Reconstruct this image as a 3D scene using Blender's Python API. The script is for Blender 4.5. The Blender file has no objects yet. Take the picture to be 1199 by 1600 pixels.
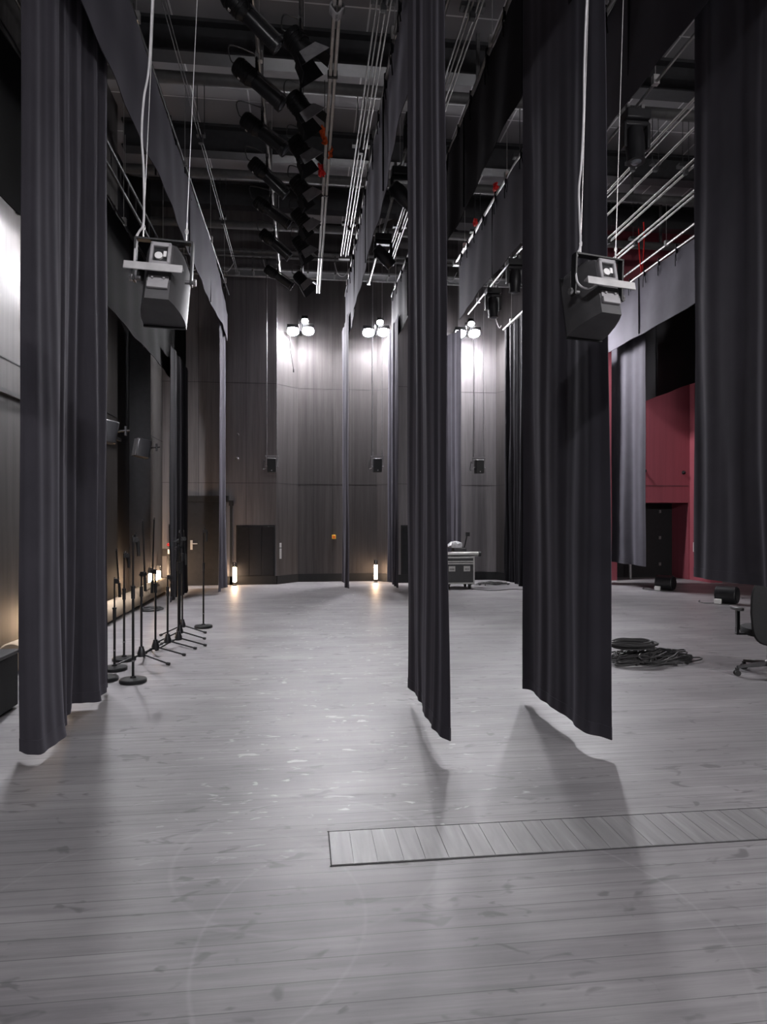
import bpy, math, random
from mathutils import Vector, Matrix, Euler
random.seed(7)
SC = bpy.context.scene
COL = SC.collection
PI = math.pi
# ------------------------------------------------------------------ camera
FPX, VH, EYE = 1050.0, 808.0, 1.6          # focal length in pixels, horizon row, eye height (1199 x 1600 frame)
PSI = math.atan(125 / 1050.0)
CP, SP = math.cos(PSI), math.sin(PSI)
def ray(u, v):
    a = (u - 599.5) / FPX
    return Vector((SP + a * CP, CP - a * SP, (VH - v) / FPX))
def floor_at(u, v, z=0.0):
    r = ray(u, v); t = (z - EYE) / r.z
    return Vector((r.x * t, r.y * t, z))
def depth_at(u, v, Y):
    r = ray(u, v); t = Y / r.y
    return Vector((r.x * t, Y, EYE + r.z * t))
cam_d = bpy.data.cameras.new('camera'); cam = bpy.data.objects.new('camera', cam_d); COL.objects.link(cam)
cam.location = (0, 0, EYE); cam.rotation_euler = (PI / 2, 0, -PSI)
cam_d.sensor_fit = 'VERTICAL'; cam_d.sensor_height = 36.0; cam_d.lens = FPX / 1600 * 36.0
cam_d.shift_y = 8 / 1600.0; cam_d.clip_start = 0.05; cam_d.clip_end = 100
SC.camera = cam

# ------------------------------------------------------------------ materials
def nodes_of(name):
    m = bpy.data.materials.new(name); m.use_nodes = True
    nt = m.node_tree; b = nt.nodes['Principled BSDF']
    return m, nt, b
def N(nt, kind, **kw):
    n = nt.nodes.new(kind)
    for k, v in kw.items(): setattr(n, k, v)
    return n
def ramp(nt, src, stops):
    r = N(nt, 'ShaderNodeValToRGB')
    e = r.color_ramp.elements
    while len(e) < len(stops): e.new(0.5)
    for el, (p, c) in zip(e, stops):
        el.position = p; el.color = (*c, 1) if len(c) == 3 else c
    nt.links.new(src, r.inputs['Fac']); return r
def coords(nt, scale=(1, 1, 1), kind='Object'):
    tc = N(nt, 'ShaderNodeTexCoord'); mp = N(nt, 'ShaderNodeMapping')
    mp.inputs['Scale'].default_value = scale
    nt.links.new(tc.outputs[kind], mp.inputs['Vector']); return mp.outputs['Vector']
def plain(name, col, rough=0.5, metal=0.0, var=0.15, scale=12.0, spec=0.5, bump=0.0, sheen=0.0):
    m, nt, b = nodes_of(name)
    v = coords(nt)
    no = N(nt, 'ShaderNodeTexNoise'); no.inputs['Scale'].default_value = scale; no.inputs['Detail'].default_value = 4
    nt.links.new(v, no.inputs['Vector'])
    lo = tuple(c * (1 - var) for c in col); hi = tuple(min(1, c * (1 + var)) for c in col)
    r = ramp(nt, no.outputs['Fac'], [(0.3, lo), (0.7, hi)])
    nt.links.new(r.outputs['Color'], b.inputs['Base Color'])
    b.inputs['Roughness'].default_value = rough; b.inputs['Metallic'].default_value = metal
    b.inputs['Specular IOR Level'].default_value = spec
    if sheen:
        b.inputs['Sheen Weight'].default_value = sheen; b.inputs['Sheen Roughness'].default_value = 0.45
        b.inputs['Sheen Tint'].default_value = (0.85, 0.82, 1.0, 1)
    if bump:
        bp = N(nt, 'ShaderNodeBump'); bp.inputs['Strength'].default_value = bump; bp.inputs['Distance'].default_value = 0.004
        nt.links.new(no.outputs['Fac'], bp.inputs['Height']); nt.links.new(bp.outputs['Normal'], b.inputs['Normal'])
    return m
def glow(name, col, strength):
    m, nt, b = nodes_of(name)
    b.inputs['Base Color'].default_value = (*col, 1)
    b.inputs['Emission Color'].default_value = (*col, 1); b.inputs['Emission Strength'].default_value = strength
    return m
def fabric(name, col, sheen=0.25):
    m, nt, b = nodes_of(name)
    v = coords(nt, (1, 1, 1))
    no = N(nt, 'ShaderNodeTexNoise'); no.inputs['Scale'].default_value = 3; no.inputs['Detail'].default_value = 6
    nt.links.new(v, no.inputs['Vector'])
    v2 = coords(nt, (900, 900, 500))
    n2 = N(nt, 'ShaderNodeTexNoise'); n2.inputs['Scale'].default_value = 1; nt.links.new(v2, n2.inputs['Vector'])
    r = ramp(nt, no.outputs['Fac'], [(0.3, tuple(c * 0.88 for c in col)), (0.7, tuple(c * 1.12 for c in col))])
    nt.links.new(r.outputs['Color'], b.inputs['Base Color'])
    b.inputs['Roughness'].default_value = 0.9; b.inputs['Specular IOR Level'].default_value = 0.15
    b.inputs['Sheen Weight'].default_value = sheen; b.inputs['Sheen Roughness'].default_value = 0.5
    b.inputs['Sheen Tint'].default_value = (0.88, 0.85, 1.0, 1)
    bp = N(nt, 'ShaderNodeBump'); bp.inputs['Strength'].default_value = 0.15; bp.inputs['Distance'].default_value = 0.001
    nt.links.new(n2.outputs['Fac'], bp.inputs['Height']); nt.links.new(bp.outputs['Normal'], b.inputs['Normal'])
    return m
def wall_mat(name, col, joints=None, contrast=0.28, spec=0.3, rough=0.6):
    """stained boards: vertical grain, plus broad vertical streaks"""
    m, nt, b = nodes_of(name)
    g = N(nt, 'ShaderNodeTexNoise'); g.inputs['Scale'].default_value = 1; g.inputs['Detail'].default_value = 8; g.inputs['Roughness'].default_value = 0.65
    nt.links.new(coords(nt, (9, 9, 0.35)), g.inputs['Vector'])
    f = N(nt, 'ShaderNodeTexNoise'); f.inputs['Scale'].default_value = 1; f.inputs['Detail'].default_value = 3
    nt.links.new(coords(nt, (60, 60, 1.6)), f.inputs['Vector'])
    mx = N(nt, 'ShaderNodeMath', operation='ADD'); nt.links.new(g.outputs['Fac'], mx.inputs[0])
    h = N(nt, 'ShaderNodeMath', operation='MULTIPLY'); h.inputs[1].default_value = 0.35
    nt.links.new(f.outputs['Fac'], h.inputs[0]); nt.links.new(h.outputs[0], mx.inputs[1])
    r = ramp(nt, mx.outputs[0], [(0.45, tuple(c * (1 - contrast) for c in col)), (0.9, tuple(c * (1 + contrast) for c in col))])
    nt.links.new(r.outputs['Color'], b.inputs['Base Color'])
    b.inputs['Roughness'].default_value = rough; b.inputs['Specular IOR Level'].default_value = spec
    return m
def floor_mat():
    m, nt, b = nodes_of('grey_stage_boards')
    tc = N(nt, 'ShaderNodeTexCoord')
    br = N(nt, 'ShaderNodeTexBrick'); br.offset = 0.37; br.squash = 1.0
    br.inputs['Scale'].default_value = 1.0; br.inputs['Brick Width'].default_value = 40.0; br.inputs['Row Height'].default_value = 0.118
    br.inputs['Mortar Size'].default_value = 0.0026; br.inputs['Mortar Smooth'].default_value = 0.3
    br.inputs['Color1'].default_value = (0.210, 0.201, 0.206, 1); br.inputs['Color2'].default_value = (0.238, 0.229, 0.234, 1)
    br.inputs['Mortar'].default_value = (0.115, 0.112, 0.115, 1)
    bm_ = N(nt, 'ShaderNodeMapping'); bm_.inputs['Location'].default_value = (17.0, 0.03, 0); nt.links.new(tc.outputs['Object'], bm_.inputs['Vector'])
    nt.links.new(bm_.outputs['Vector'], br.inputs['Vector'])
    def noise(scale, detail=5, rough=0.55, dist=0.0):
        n = N(nt, 'ShaderNodeTexNoise'); n.inputs['Scale'].default_value = 1; n.inputs['Detail'].default_value = detail
        n.inputs['Roughness'].default_value = rough; n.inputs['Distortion'].default_value = dist
        nt.links.new(coords(nt, scale), n.inputs['Vector']); return n.outputs['Fac']
    def mixc(kind, fac, a, c):
        x = N(nt, 'ShaderNodeMix', data_type='RGBA', blend_type=kind)
        if isinstance(fac, float): x.inputs['Factor'].default_value = fac
        else: nt.links.new(fac, x.inputs['Factor'])
        nt.links.new(a, x.inputs['A'])
        if isinstance(c, tuple): x.inputs['B'].default_value = c
        else: nt.links.new(c, x.inputs['B'])
        return x.outputs['Result']
    streak = ramp(nt, noise((1.1, 26, 1), 8, 0.7), [(0.32, (0.76, 0.76, 0.77)), (0.68, (1.16, 1.16, 1.16))])
    col = mixc('MULTIPLY', 1.0, br.outputs['Color'], streak.outputs['Color'])
    blot = ramp(nt, noise((1.1, 2.0, 1), 6), [(0.35, (0.80, 0.80, 0.81)), (0.65, (1.14, 1.14, 1.14))])
    col = mixc('MULTIPLY', 1.0, col, blot.outputs['Color'])
    # short dark scrapes and worn pale flakes
    dk = ramp(nt, noise((5.0, 10, 1), 2, 0.5, 1.0), [(0.625, (0, 0, 0)), (0.70, (0.6, 0.6, 0.6))])
    col = mixc('MIX', dk.outputs['Color'], col, (0.075, 0.073, 0.075, 1))
    wt = ramp(nt, noise((6.5, 17, 1), 4, 0.5, 0.8), [(0.64, (0, 0, 0)), (0.69, (0.6, 0.6, 0.6))])
    # pale wear lies in the middle of the stage
    sep = N(nt, 'ShaderNodeSeparateXYZ'); nt.links.new(tc.outputs['Object'], sep.inputs[0])
    dx = N(nt, 'ShaderNodeMath', operation='SUBTRACT'); dx.inputs[1].default_value = 0.4; nt.links.new(sep.outputs['X'], dx.inputs[0])
    ab = N(nt, 'ShaderNodeMath', operation='ABSOLUTE'); nt.links.new(dx.outputs[0], ab.inputs[0])
    mr = N(nt, 'ShaderNodeMapRange'); mr.inputs['From Min'].default_value = 0.5; mr.inputs['From Max'].default_value = 1.5
    mr.inputs['To Min'].default_value = 1.0; mr.inputs['To Max'].default_value = 0.0; nt.links.new(ab.outputs[0], mr.inputs['Value'])
    my = N(nt, 'ShaderNodeMapRange'); my.inputs['From Min'].default_value = 2.8; my.inputs['From Max'].default_value = 3.6; nt.links.new(sep.outputs['Y'], my.inputs['Value'])
    m2 = N(nt, 'ShaderNodeMath', operation='MULTIPLY'); nt.links.new(mr.outputs[0], m2.inputs[0]); nt.links.new(my.outputs[0], m2.inputs[1])
    wm = N(nt, 'ShaderNodeMath', operation='MULTIPLY'); nt.links.new(wt.outputs['Color'], wm.inputs[0]); nt.links.new(m2.outputs[0], wm.inputs[1])
    col = mixc('MIX', wm.outputs[0], col, (0.60, 0.59, 0.60, 1))
    # pale scuffed arcs left by castors
    for cx, cy, rad, w in ((0.02, 3.2, 0.62, 0.018), (-0.55, 2.75, 0.8, 0.012), (0.6, 2.5, 1.0, 0.012)):
        vd = N(nt, 'ShaderNodeVectorMath', operation='DISTANCE'); vd.inputs[1].default_value = (cx, cy, 0)
        nt.links.new(tc.outputs['Object'], vd.inputs[0])
        s = N(nt, 'ShaderNodeMath', operation='SUBTRACT'); s.inputs[1].default_value = rad; nt.links.new(vd.outputs['Value'], s.inputs[0])
        a = N(nt, 'ShaderNodeMath', operation='ABSOLUTE'); nt.links.new(s.outputs[0], a.inputs[0])
        q = N(nt, 'ShaderNodeMapRange'); q.inputs['From Min'].default_value = 0; q.inputs['From Max'].default_value = w
        q.inputs['To Min'].default_value = 0.11; q.inputs['To Max'].default_value = 0; nt.links.new(a.outputs[0], q.inputs['Value'])
        bl = N(nt, 'ShaderNodeMath', operation='MULTIPLY'); nt.links.new(q.outputs[0], bl.inputs[0])
        nt.links.new(noise((1.6, 1.6, 1), 2), bl.inputs[1])
        col = mixc('MIX', bl.outputs[0], col, (0.75, 0.74, 0.75, 1))
    nt.links.new(col, b.inputs['Base Color'])
    rr = N(nt, 'ShaderNodeMapRange'); rr.inputs['To Min'].default_value = 0.36; rr.inputs['To Max'].default_value = 0.56
    nt.links.new(noise((1.5, 10, 1), 4), rr.inputs['Value']); nt.links.new(rr.outputs[0], b.inputs['Roughness'])
    b.inputs['Specular IOR Level'].default_value = 0.5
    bp = N(nt, 'ShaderNodeBump'); bp.inputs['Strength'].default_value = 0.12; bp.inputs['Distance'].default_value = 0.003
    nt.links.new(streak.outputs['Color'], bp.inputs['Height']); nt.links.new(bp.outputs['Normal'], b.inputs['Normal'])
    return m
def ceiling_mat():
    m, nt, b = nodes_of('dark_ceiling_panels')
    br = N(nt, 'ShaderNodeTexBrick'); br.offset = 0.0
    br.inputs['Scale'].default_value = 1.0; br.inputs['Brick Width'].default_value = 0.95; br.inputs['Row Height'].default_value = 1.2
    br.inputs['Mortar Size'].default_value = 0.014; br.inputs['Mortar Smooth'].default_value = 0.1
    br.inputs['Color1'].default_value = (0.27, 0.262, 0.27, 1); br.inputs['Color2'].default_value = (0.32, 0.312, 0.32, 1)
    br.inputs['Mortar'].default_value = (0.8, 0.79, 0.8, 1)
    nt.links.new(coords(nt), br.inputs['Vector']); nt.links.new(br.outputs['Color'], b.inputs['Base Color'])
    b.inputs['Roughness'].default_value = 0.8
    return m
M = {}
M['serge'] = fabric('black_wool_serge', (0.038, 0.0355, 0.043), 0.14)
M['black_serge'] = fabric('deep_black_wool', (0.010, 0.0095, 0.0115), 0.03)
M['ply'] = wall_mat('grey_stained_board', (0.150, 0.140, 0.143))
M['ply_dark'] = wall_mat('dark_stained_board', (0.046, 0.042, 0.041), contrast=0.34)
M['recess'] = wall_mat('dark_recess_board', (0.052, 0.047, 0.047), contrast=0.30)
M['red_wall'] = wall_mat('red_painted_board', (0.31, 0.075, 0.098), contrast=0.10)
M['seam'] = plain('dark_joint', (0.02, 0.019, 0.02), 0.8)
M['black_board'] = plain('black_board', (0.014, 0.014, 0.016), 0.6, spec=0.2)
M['shade_black'] = fabric('shade_black_cloth', (0.003, 0.003, 0.0035), 0.0)  # near-black cloth colour that stands for lack of light
M['void'] = plain('black_matt_paint', (0.008, 0.008, 0.009), 0.8)
M['floor'] = floor_mat()
M['patch'] = None
M['ceiling'] = ceiling_mat()
M['alu'] = plain('brushed_aluminium', (0.38, 0.375, 0.365), 0.42, 0.8, 0.1, 20)
M['steel'] = plain('dull_grey_steel', (0.20, 0.197, 0.20), 0.5, 0.5, 0.2, 15)
M['beam'] = plain('dark_painted_steel', (0.035, 0.035, 0.038), 0.5)
M['beam_grey'] = plain('grey_primed_steel', (0.085, 0.083, 0.083), 0.55)
M['black_metal'] = plain('black_powder_coat', (0.011, 0.011, 0.012), 0.45, spec=0.3)
M['black_plastic'] = plain('black_plastic', (0.016, 0.016, 0.018), 0.38)
M['rubber'] = plain('black_rubber', (0.012, 0.012, 0.012), 0.7)
M['cab_grey'] = plain('grey_speaker_paint', (0.068, 0.066, 0.069), 0.55)
M['plate_grey'] = plain('light_grey_plate', (0.33, 0.32, 0.33), 0.45)
M['angle_grey'] = plain('pale_grey_angle_iron', (0.50, 0.49, 0.49), 0.45, 0.3)
M['cable'] = plain('black_cable', (0.045, 0.044, 0.045), 0.42)
M['cable_grey'] = plain('grey_cable', (0.50, 0.49, 0.50), 0.5)
M['wire'] = plain('steel_wire', (0.55, 0.54, 0.53), 0.35, 0.6)
M['white'] = plain('white_plastic', (0.78, 0.77, 0.76), 0.45, var=0.05)
M['yellow'] = plain('yellow_plastic', (0.80, 0.47, 0.03), 0.45, var=0.05)
M['orange'] = plain('orange_strap', (0.80, 0.12, 0.02), 0.7)
M['red_strap'] = plain('red_strap', (0.75, 0.02, 0.02), 0.7)
M['chrome'] = plain('chrome', (0.8, 0.8, 0.8), 0.15, 1.0, 0.03)
M['black_gloss'] = plain('black_enamel', (0.02, 0.02, 0.022), 0.3)
M['lens'] = plain('lens_glass', (0.12, 0.13, 0.15), 0.08, 0.0, 0.05, spec=0.9)
M['cream'] = plain('cream_carpet_backing', (0.52, 0.41, 0.29), 0.75, var=0.22, scale=3.0, bump=0.3)
M['bag'] = plain('white_crumpled_bag', (0.66, 0.66, 0.68), 0.35, var=0.3, scale=14, bump=0.5)
M['laminate'] = plain('black_case_laminate', (0.018, 0.018, 0.02), 0.45, bump=0.1)
M['chair_fabric'] = plain('black_chair_upholstery', (0.014, 0.014, 0.015), 0.85, bump=0.2, scale=80)
M['pad'] = plain('grey_armrest_pad', (0.16, 0.155, 0.155), 0.45)
M['flood'] = glow('floodlight_glow', (0.97, 0.955, 1.0), 830.0)
M['flood_low'] = glow('dimmed_floodlight_glow', (0.97, 0.955, 1.0), 640.0)
M['flood_fill'] = glow('added_fill_glow', (1.0, 0.965, 0.97), 1400.0)  # glow of the added fill lamp only
M['flood_weak'] = glow('weak_floodlight_glow', (0.97, 0.955, 1.0), 430.0)
M['warm_tube'] = glow('warm_tube_glow', (1.0, 0.68, 0.43), 55.0)
M['warm_tube_left'] = glow('bright_warm_tube_glow', (1.0, 0.68, 0.43), 190.0)
M['red_led'] = plain('red_plastic', (0.6, 0.03, 0.03), 0.4)

# ------------------------------------------------------------------ mesh helpers
class MB:
    def __init__(s): s.v = []; s.f = []
    def add(s, vs, fs, mat=None):
        o = len(s.v)
        for p in vs:
            p = Vector(p)
            s.v.append(mat @ p if mat is not None else p)
        s.f += [tuple(i + o for i in f) for f in fs]
        return s
    def box(s, c, size, rot=None, mat=None):
        x, y, z = (d / 2 for d in size); c = Vector(c)
        vs = [Vector((i * x, j * y, k * z)) for i in (-1, 1) for j in (-1, 1) for k in (-1, 1)]
        if rot is not None: vs = [rot @ p for p in vs]
        return s.add([p + c for p in vs], [(0, 1, 3, 2), (4, 6, 7, 5), (0, 4, 5, 1), (2, 3, 7, 6), (0, 2, 6, 4), (1, 5, 7, 3)], mat)
    def cyl(s, a, b, r, r2=None, n=12, mat=None, cap=True):
        a, b = Vector(a), Vector(b); r2 = r if r2 is None else r2
        d = (b - a).normalized(); q = d.to_track_quat('Z', 'Y')
        vs = []
        for p, rr in ((a, r), (b, r2)):
            vs += [p + q @ Vector((math.cos(2 * PI * i / n) * rr, math.sin(2 * PI * i / n) * rr, 0)) for i in range(n)]
        fs = [(i, (i + 1) % n, n + (i + 1) % n, n + i) for i in range(n)]
        if cap: fs += [tuple(range(n - 1, -1, -1)), tuple(range(n, 2 * n))]
        return s.add(vs, fs, mat)
    def tube(s, pts, r, n=8, mat=None, closed=False):
        pts = [Vector(p) for p in pts]; m = len(pts); vs = []
        up = Vector((0.13, 0.21, 0.97))
        for i, p in enumerate(pts):
            a = pts[(i - 1) % m] if (closed or i > 0) else p
            b = pts[(i + 1) % m] if (closed or i < m - 1) else p
            d = (b - a)
            d = d.normalized() if d.length > 1e-9 else Vector((0, 0, 1))
            x = d.cross(up)
            if x.length < 1e-3: x = d.cross(Vector((1, 0, 0)))
            x.normalize(); y = d.cross(x)
            rr = r[i] if isinstance(r, (list, tuple)) else r
            vs += [p + (x * math.cos(2 * PI * k / n) + y * math.sin(2 * PI * k / n)) * rr for k in range(n)]
        fs = []
        for i in range(m if closed else m - 1):
            j = (i + 1) % m
            fs += [(i * n + k, i * n + (k + 1) % n, j * n + (k + 1) % n, j * n + k) for k in range(n)]
        if not closed: fs += [tuple(range(n - 1, -1, -1)), tuple(range((m - 1) * n, m * n))]
        return s.add(vs, fs, mat)
    def lathe(s, prof, n=20, mat=None, origin=(0, 0, 0)):
        o = Vector(origin); vs = []
        for r, z in prof: vs += [o + Vector((math.cos(2 * PI * i / n) * r, math.sin(2 * PI * i / n) * r, z)) for i in range(n)]
        fs = []
        for j in range(len(prof) - 1):
            fs += [(j * n + i, j * n + (i + 1) % n, (j + 1) * n + (i + 1) % n, (j + 1) * n + i) for i in range(n)]
        fs += [tuple(range(n - 1, -1, -1)), tuple(range((len(prof) - 1) * n, len(prof) * n))]
        return s.add(vs, fs, mat)
    def prism(s, poly, axis, a, b, mat=None):
        """closed 2D outline pushed along an axis from a to b"""
        n = len(poly)
        def P(p, t): return {'x': (t, p[0], p[1]), 'y': (p[0], t, p[1]), 'z': (p[0], p[1], t)}[axis]
        vs = [P(p, a) for p in poly] + [P(p, b) for p in poly]
        return s.add(vs, [(i, (i + 1) % n, n + (i + 1) % n, n + i) for i in range(n)] + [tuple(range(n - 1, -1, -1)), tuple(range(n, 2 * n))], mat)
    def build(s, name, mat, parent=None, bevel=0.0, smooth=True, loc=None):
        me = bpy.data.meshes.new(name); me.from_pydata([tuple(p) for p in s.v], [], s.f)
        me.materials.append(mat)
        import bmesh
        bm = bmesh.new(); bm.from_mesh(me); bmesh.ops.recalc_face_normals(bm, faces=bm.faces); bm.to_mesh(me); bm.free()
        if smooth:
            me.shade_smooth(); me.set_sharp_from_angle(angle=math.radians(38))
        o = bpy.data.objects.new(name, me); COL.objects.link(o)
        if parent is not None: o.parent = parent
        if loc is not None: o.location = loc
        if bevel:
            mo = o.modifiers.new('Bevel', 'BEVEL'); mo.width = bevel; mo.segments = 2; mo.limit_method = 'ANGLE'; mo.angle_limit = math.radians(50)
        return o
def tag(o, label=None, cat=None, group=None, kind=None):
    if label: o['label'] = label
    if cat: o['category'] = cat
    if group: o['group'] = group
    if kind: o['kind'] = kind
    return o
def thing(name, label, cat, loc=(0, 0, 0), rot=(0, 0, 0), group=None):
    o = bpy.data.objects.new(name, None); COL.objects.link(o); o.location = loc; o.rotation_euler = rot
    o.empty_display_size = 0.1
    return tag(o, label, cat, group)
def kids(o): return [c for c in o.children]
def copy_tree(o, loc=None, rot=None, label=None):
    c = o.copy(); COL.objects.link(c)
    if loc is not None: c.location = loc
    if rot is not None: c.rotation_euler = rot
    if label: c['label'] = label
    for k in kids(o):
        d = k.copy(); COL.objects.link(d); d.parent = c
        for g in kids(k):
            e = g.copy(); COL.objects.link(e); e.parent = d
    return c
def struct(o): o['kind'] = 'structure'; return o
def smooth_path(pts, n=8, closed=False):
    """Catmull-Rom through points"""
    P = [Vector(p) for p in pts]; m = len(P); out = []
    rng = range(m) if closed else range(m - 1)
    for i in rng:
        if closed: p0, p1, p2, p3 = P[(i - 1) % m], P[i], P[(i + 1) % m], P[(i + 2) % m]
        else: p0, p1, p2, p3 = P[max(i - 1, 0)], P[i], P[i + 1], P[min(i + 2, m - 1)]
        for k in range(n):
            t = k / n
            out.append(0.5 * ((2 * p1) + (p2 - p0) * t + (2 * p0 - 5 * p1 + 4 * p2 - p3) * t * t + (3 * p1 - p0 - 3 * p2 + p3) * t ** 3))
    if not closed: out.append(P[-1])
    return out

# ------------------------------------------------------------------ the room
YB = 16.2                      # face of the back wall
XL = -3.28                     # face of the left wall
ZC = 8.9                       # ceiling
mb = MB(); mb.box((4.0, 6.6, -0.15), (17.0, 21.6, 0.3)); struct(mb.build('floor', M['floor'], smooth=False))
mb = MB(); mb.box((4.0, 6.6, ZC + 0.15), (17.0, 21.6, 0.3)); struct(mb.build('ceiling', M['ceiling'], smooth=False))
# back wall: flat piers and splayed recesses, drawn as a plan outline and pushed up to the ceiling
plan = [(-3.7, 16.2), (-0.64, 16.2), (-0.14, 16.75), (1.83, 16.75), (2.27, 16.2), (3.30, 16.2), (3.90, 16.75), (4.90, 16.75), (5.12, 16.2), (7.55, 16.2)]
seams = MB()
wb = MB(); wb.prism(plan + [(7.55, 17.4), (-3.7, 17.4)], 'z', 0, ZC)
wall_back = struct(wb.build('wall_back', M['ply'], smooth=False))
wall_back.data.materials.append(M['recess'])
for f_ in wall_back.data.polygons:                 # these recess faces get a darker material than the piers
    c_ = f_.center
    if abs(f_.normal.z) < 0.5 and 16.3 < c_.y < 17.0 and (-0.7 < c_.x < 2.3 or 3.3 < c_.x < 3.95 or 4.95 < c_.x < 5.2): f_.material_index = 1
def seg_box(mb_, a, b, z, h, d):
    a, b = Vector((*a, 0)), Vector((*b, 0)); dv = b - a; ang = math.atan2(dv.y, dv.x)
    mb_.box(((a.x + b.x) / 2, (a.y + b.y) / 2, z), (dv.length, d, h), Matrix.Rotation(ang, 3, 'Z'))
for z in (2.41, 4.78):
    for a, b in zip(plan, plan[1:]): seg_box(seams, a, b, z, 0.008, 0.006)
for x in (-1.35, -2.45): seams.box((x, 16.2, 4.0), (0.008, 0.01, 7.8))
for x in (0.25, 0.72, 1.2): seams.box((x, 16.75, 4.0), (0.008, 0.01, 7.8))
seams.build('joint', M['seam'], wall_back)
sk = MB()
for a, b in zip(plan, plan[1:]): seg_box(sk, a, b, 0.10, 0.20, 0.05)
struct(sk.build('baseboard_back', M['void']))
# left wall with one recess near the back
lp = [(XL, -3.0), (XL, 12.4), (XL - 0.42, 12.5), (XL - 0.42, 14.9), (XL, 15.0), (XL, 16.2), (-4.4, 16.2), (-4.4, -3.0)]
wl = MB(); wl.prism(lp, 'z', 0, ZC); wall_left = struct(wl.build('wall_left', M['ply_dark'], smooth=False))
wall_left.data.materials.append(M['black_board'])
for f_ in wall_left.data.polygons:                 # the recess faces get the near-black material
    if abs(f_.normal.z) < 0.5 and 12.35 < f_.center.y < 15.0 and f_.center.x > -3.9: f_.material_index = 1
s2 = MB(); s2.box((XL, 5.0, 3.36), (0.012, 14.8, 0.014)); s2.box((XL, 15.6, 3.36), (0.012, 1.2, 0.014))
for y in (2.2, 4.6, 7.0, 9.4, 11.4): s2.box((XL, y, 4.3), (0.01, 0.008, 8.4))
s2.build('joint', M['seam'], wall_left)
# red wall right of the stage, with a wide dark opening
XR = 12.2
rw = MB()
rw.box((7.72, 16.75, ZC / 2), (0.34, 1.1, ZC)); rw.box((8.85, 16.75, (1.97 + ZC) / 2), (1.92, 1.1, ZC - 1.97)); rw.box((11.0, 16.75, ZC / 2), (2.38, 1.1, ZC))
red = struct(rw.build('wall_back_red', M['red_wall'], smooth=False))
rs = MB(); rs.box((8.85, 16.2, 2.40), (1.92, 0.008, 0.012)); rs.build('joint', M['seam'], red)
rp = MB(); rp.box((10.00, 15.75, ZC / 2), (0.30, 0.9, ZC)); struct(rp.build('wall_pier_red', M['red_wall'], smooth=False))
d2 = MB(); d2.box((8.85, 17.0, 0.985), (1.92, 0.06, 1.97)); door2 = struct(d2.build('door_2', M['void'], smooth=False))
h = MB()
for z in (0.35, 1.05, 1.75): h.box((9.45, 16.95, z), (0.05, 0.05, 0.08))
h.build('hinge', M['steel'], door2)
wr = MB(); wr.box((XR + 0.15, 6.6, ZC / 2), (0.3, 21.6, ZC)); struct(wr.build('wall_right', M['black_board'], smooth=False))
wf = MB(); wf.box((4.0, -3.4, ZC / 2), (17.0, 0.3, ZC)); struct(wf.build('wall_front', M['ply_dark'], smooth=False))
# door at the left of the back wall
d1 = MB(); d1.box((-2.30, 16.16, 0.98), (0.86, 0.07, 1.96)); door1 = struct(d1.build('door_1', M['black_board'], bevel=0.004))
fr = MB(); fr.box((-2.30, 16.15, 2.03), (1.1, 0.1, 0.14)); fr.build('door_frame', M['void'], door1)
hd = MB(); hd.box((-2.60, 16.11, 0.95), (0.05, 0.012, 0.22)); hd.cyl((-2.60, 16.11, 0.98), (-2.60, 16.05, 0.98), 0.011); hd.cyl((-2.60, 16.055, 0.98), (-2.46, 16.055, 0.98), 0.011)
hd.build('door_handle', M['alu'], door1)
g = MB(); g.box((-1.70, 16.19, 0.98), (0.06, 0.03, 1.96)); g.box((-1.70, 16.17, 1.93), (0.10, 0.06, 0.12)); struct(g.build('trim_1', M['void']))
# inset trap of short boards in the stage floor
pm, pnt, pb = nodes_of('worn_grey_trap_boards')
pn = N(pnt, 'ShaderNodeTexNoise'); pn.inputs['Scale'].default_value = 1; pn.inputs['Detail'].default_value = 7; pn.inputs['Distortion'].default_value = 0.6
pnt.links.new(coords(pnt, (24, 2.2, 1)), pn.inputs['Vector'])
pr = ramp(pnt, pn.outputs['Fac'], [(0.3, (0.17, 0.166, 0.17)), (0.62, (0.23, 0.225, 0.23)), (0.85, (0.33, 0.325, 0.33))])
pnt.links.new(pr.outputs['Color'], pb.inputs['Base Color']); pb.inputs['Roughness'].default_value = 0.42
M['patch'] = pm
tb = MB()
x = 0.13; k = 0
while x < 3.6:
    w = 0.112 + 0.02 * ((k * 7) % 3 - 1) * 0.5
    tb.box((x + w / 2 - 0.0012, 3.255, 0.0015), (w - 0.0026, 0.325, 0.005)); x += w; k += 1
trap = struct(tb.build('floor_inset', M['patch'], smooth=False))
ed = MB(); ed.box((1.87, 3.085, 0.001), (3.5, 0.005, 0.004)); ed.box((1.87, 3.425, 0.001), (3.5, 0.003, 0.004)); ed.box((0.126, 3.255, 0.001), (0.004, 0.35, 0.004))
ed.build('edge_gap', M['seam'], trap)

# ceiling steelwork
for Y in (4.6, 7.4, 10.2, 12.87, 15.02):
    b_ = MB(); b_.box((3.2, Y, 8.40), (13.0, 0.28, 0.03)); b_.box((3.2, Y, 8.63), (13.0, 0.03, 0.45)); b_.box((3.2, Y, 8.87), (13.0, 0.28, 0.05))
    bo = struct(b_.build('ceiling_beam', M['beam'], smooth=False))
    t_ = MB(); t_.cyl((-3.2, Y - 0.35, 7.86), (9.7, Y - 0.35, 7.86), 0.085, n=20)
    for x in (-2.4, -0.6, 1.3, 2.6, 4.6, 6.4, 8.2): t_.box((x, Y - 0.35, 8.35), (0.05, 0.05, 1.0))
    t_.build('hung_pipe', M['beam_grey'], bo)

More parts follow.
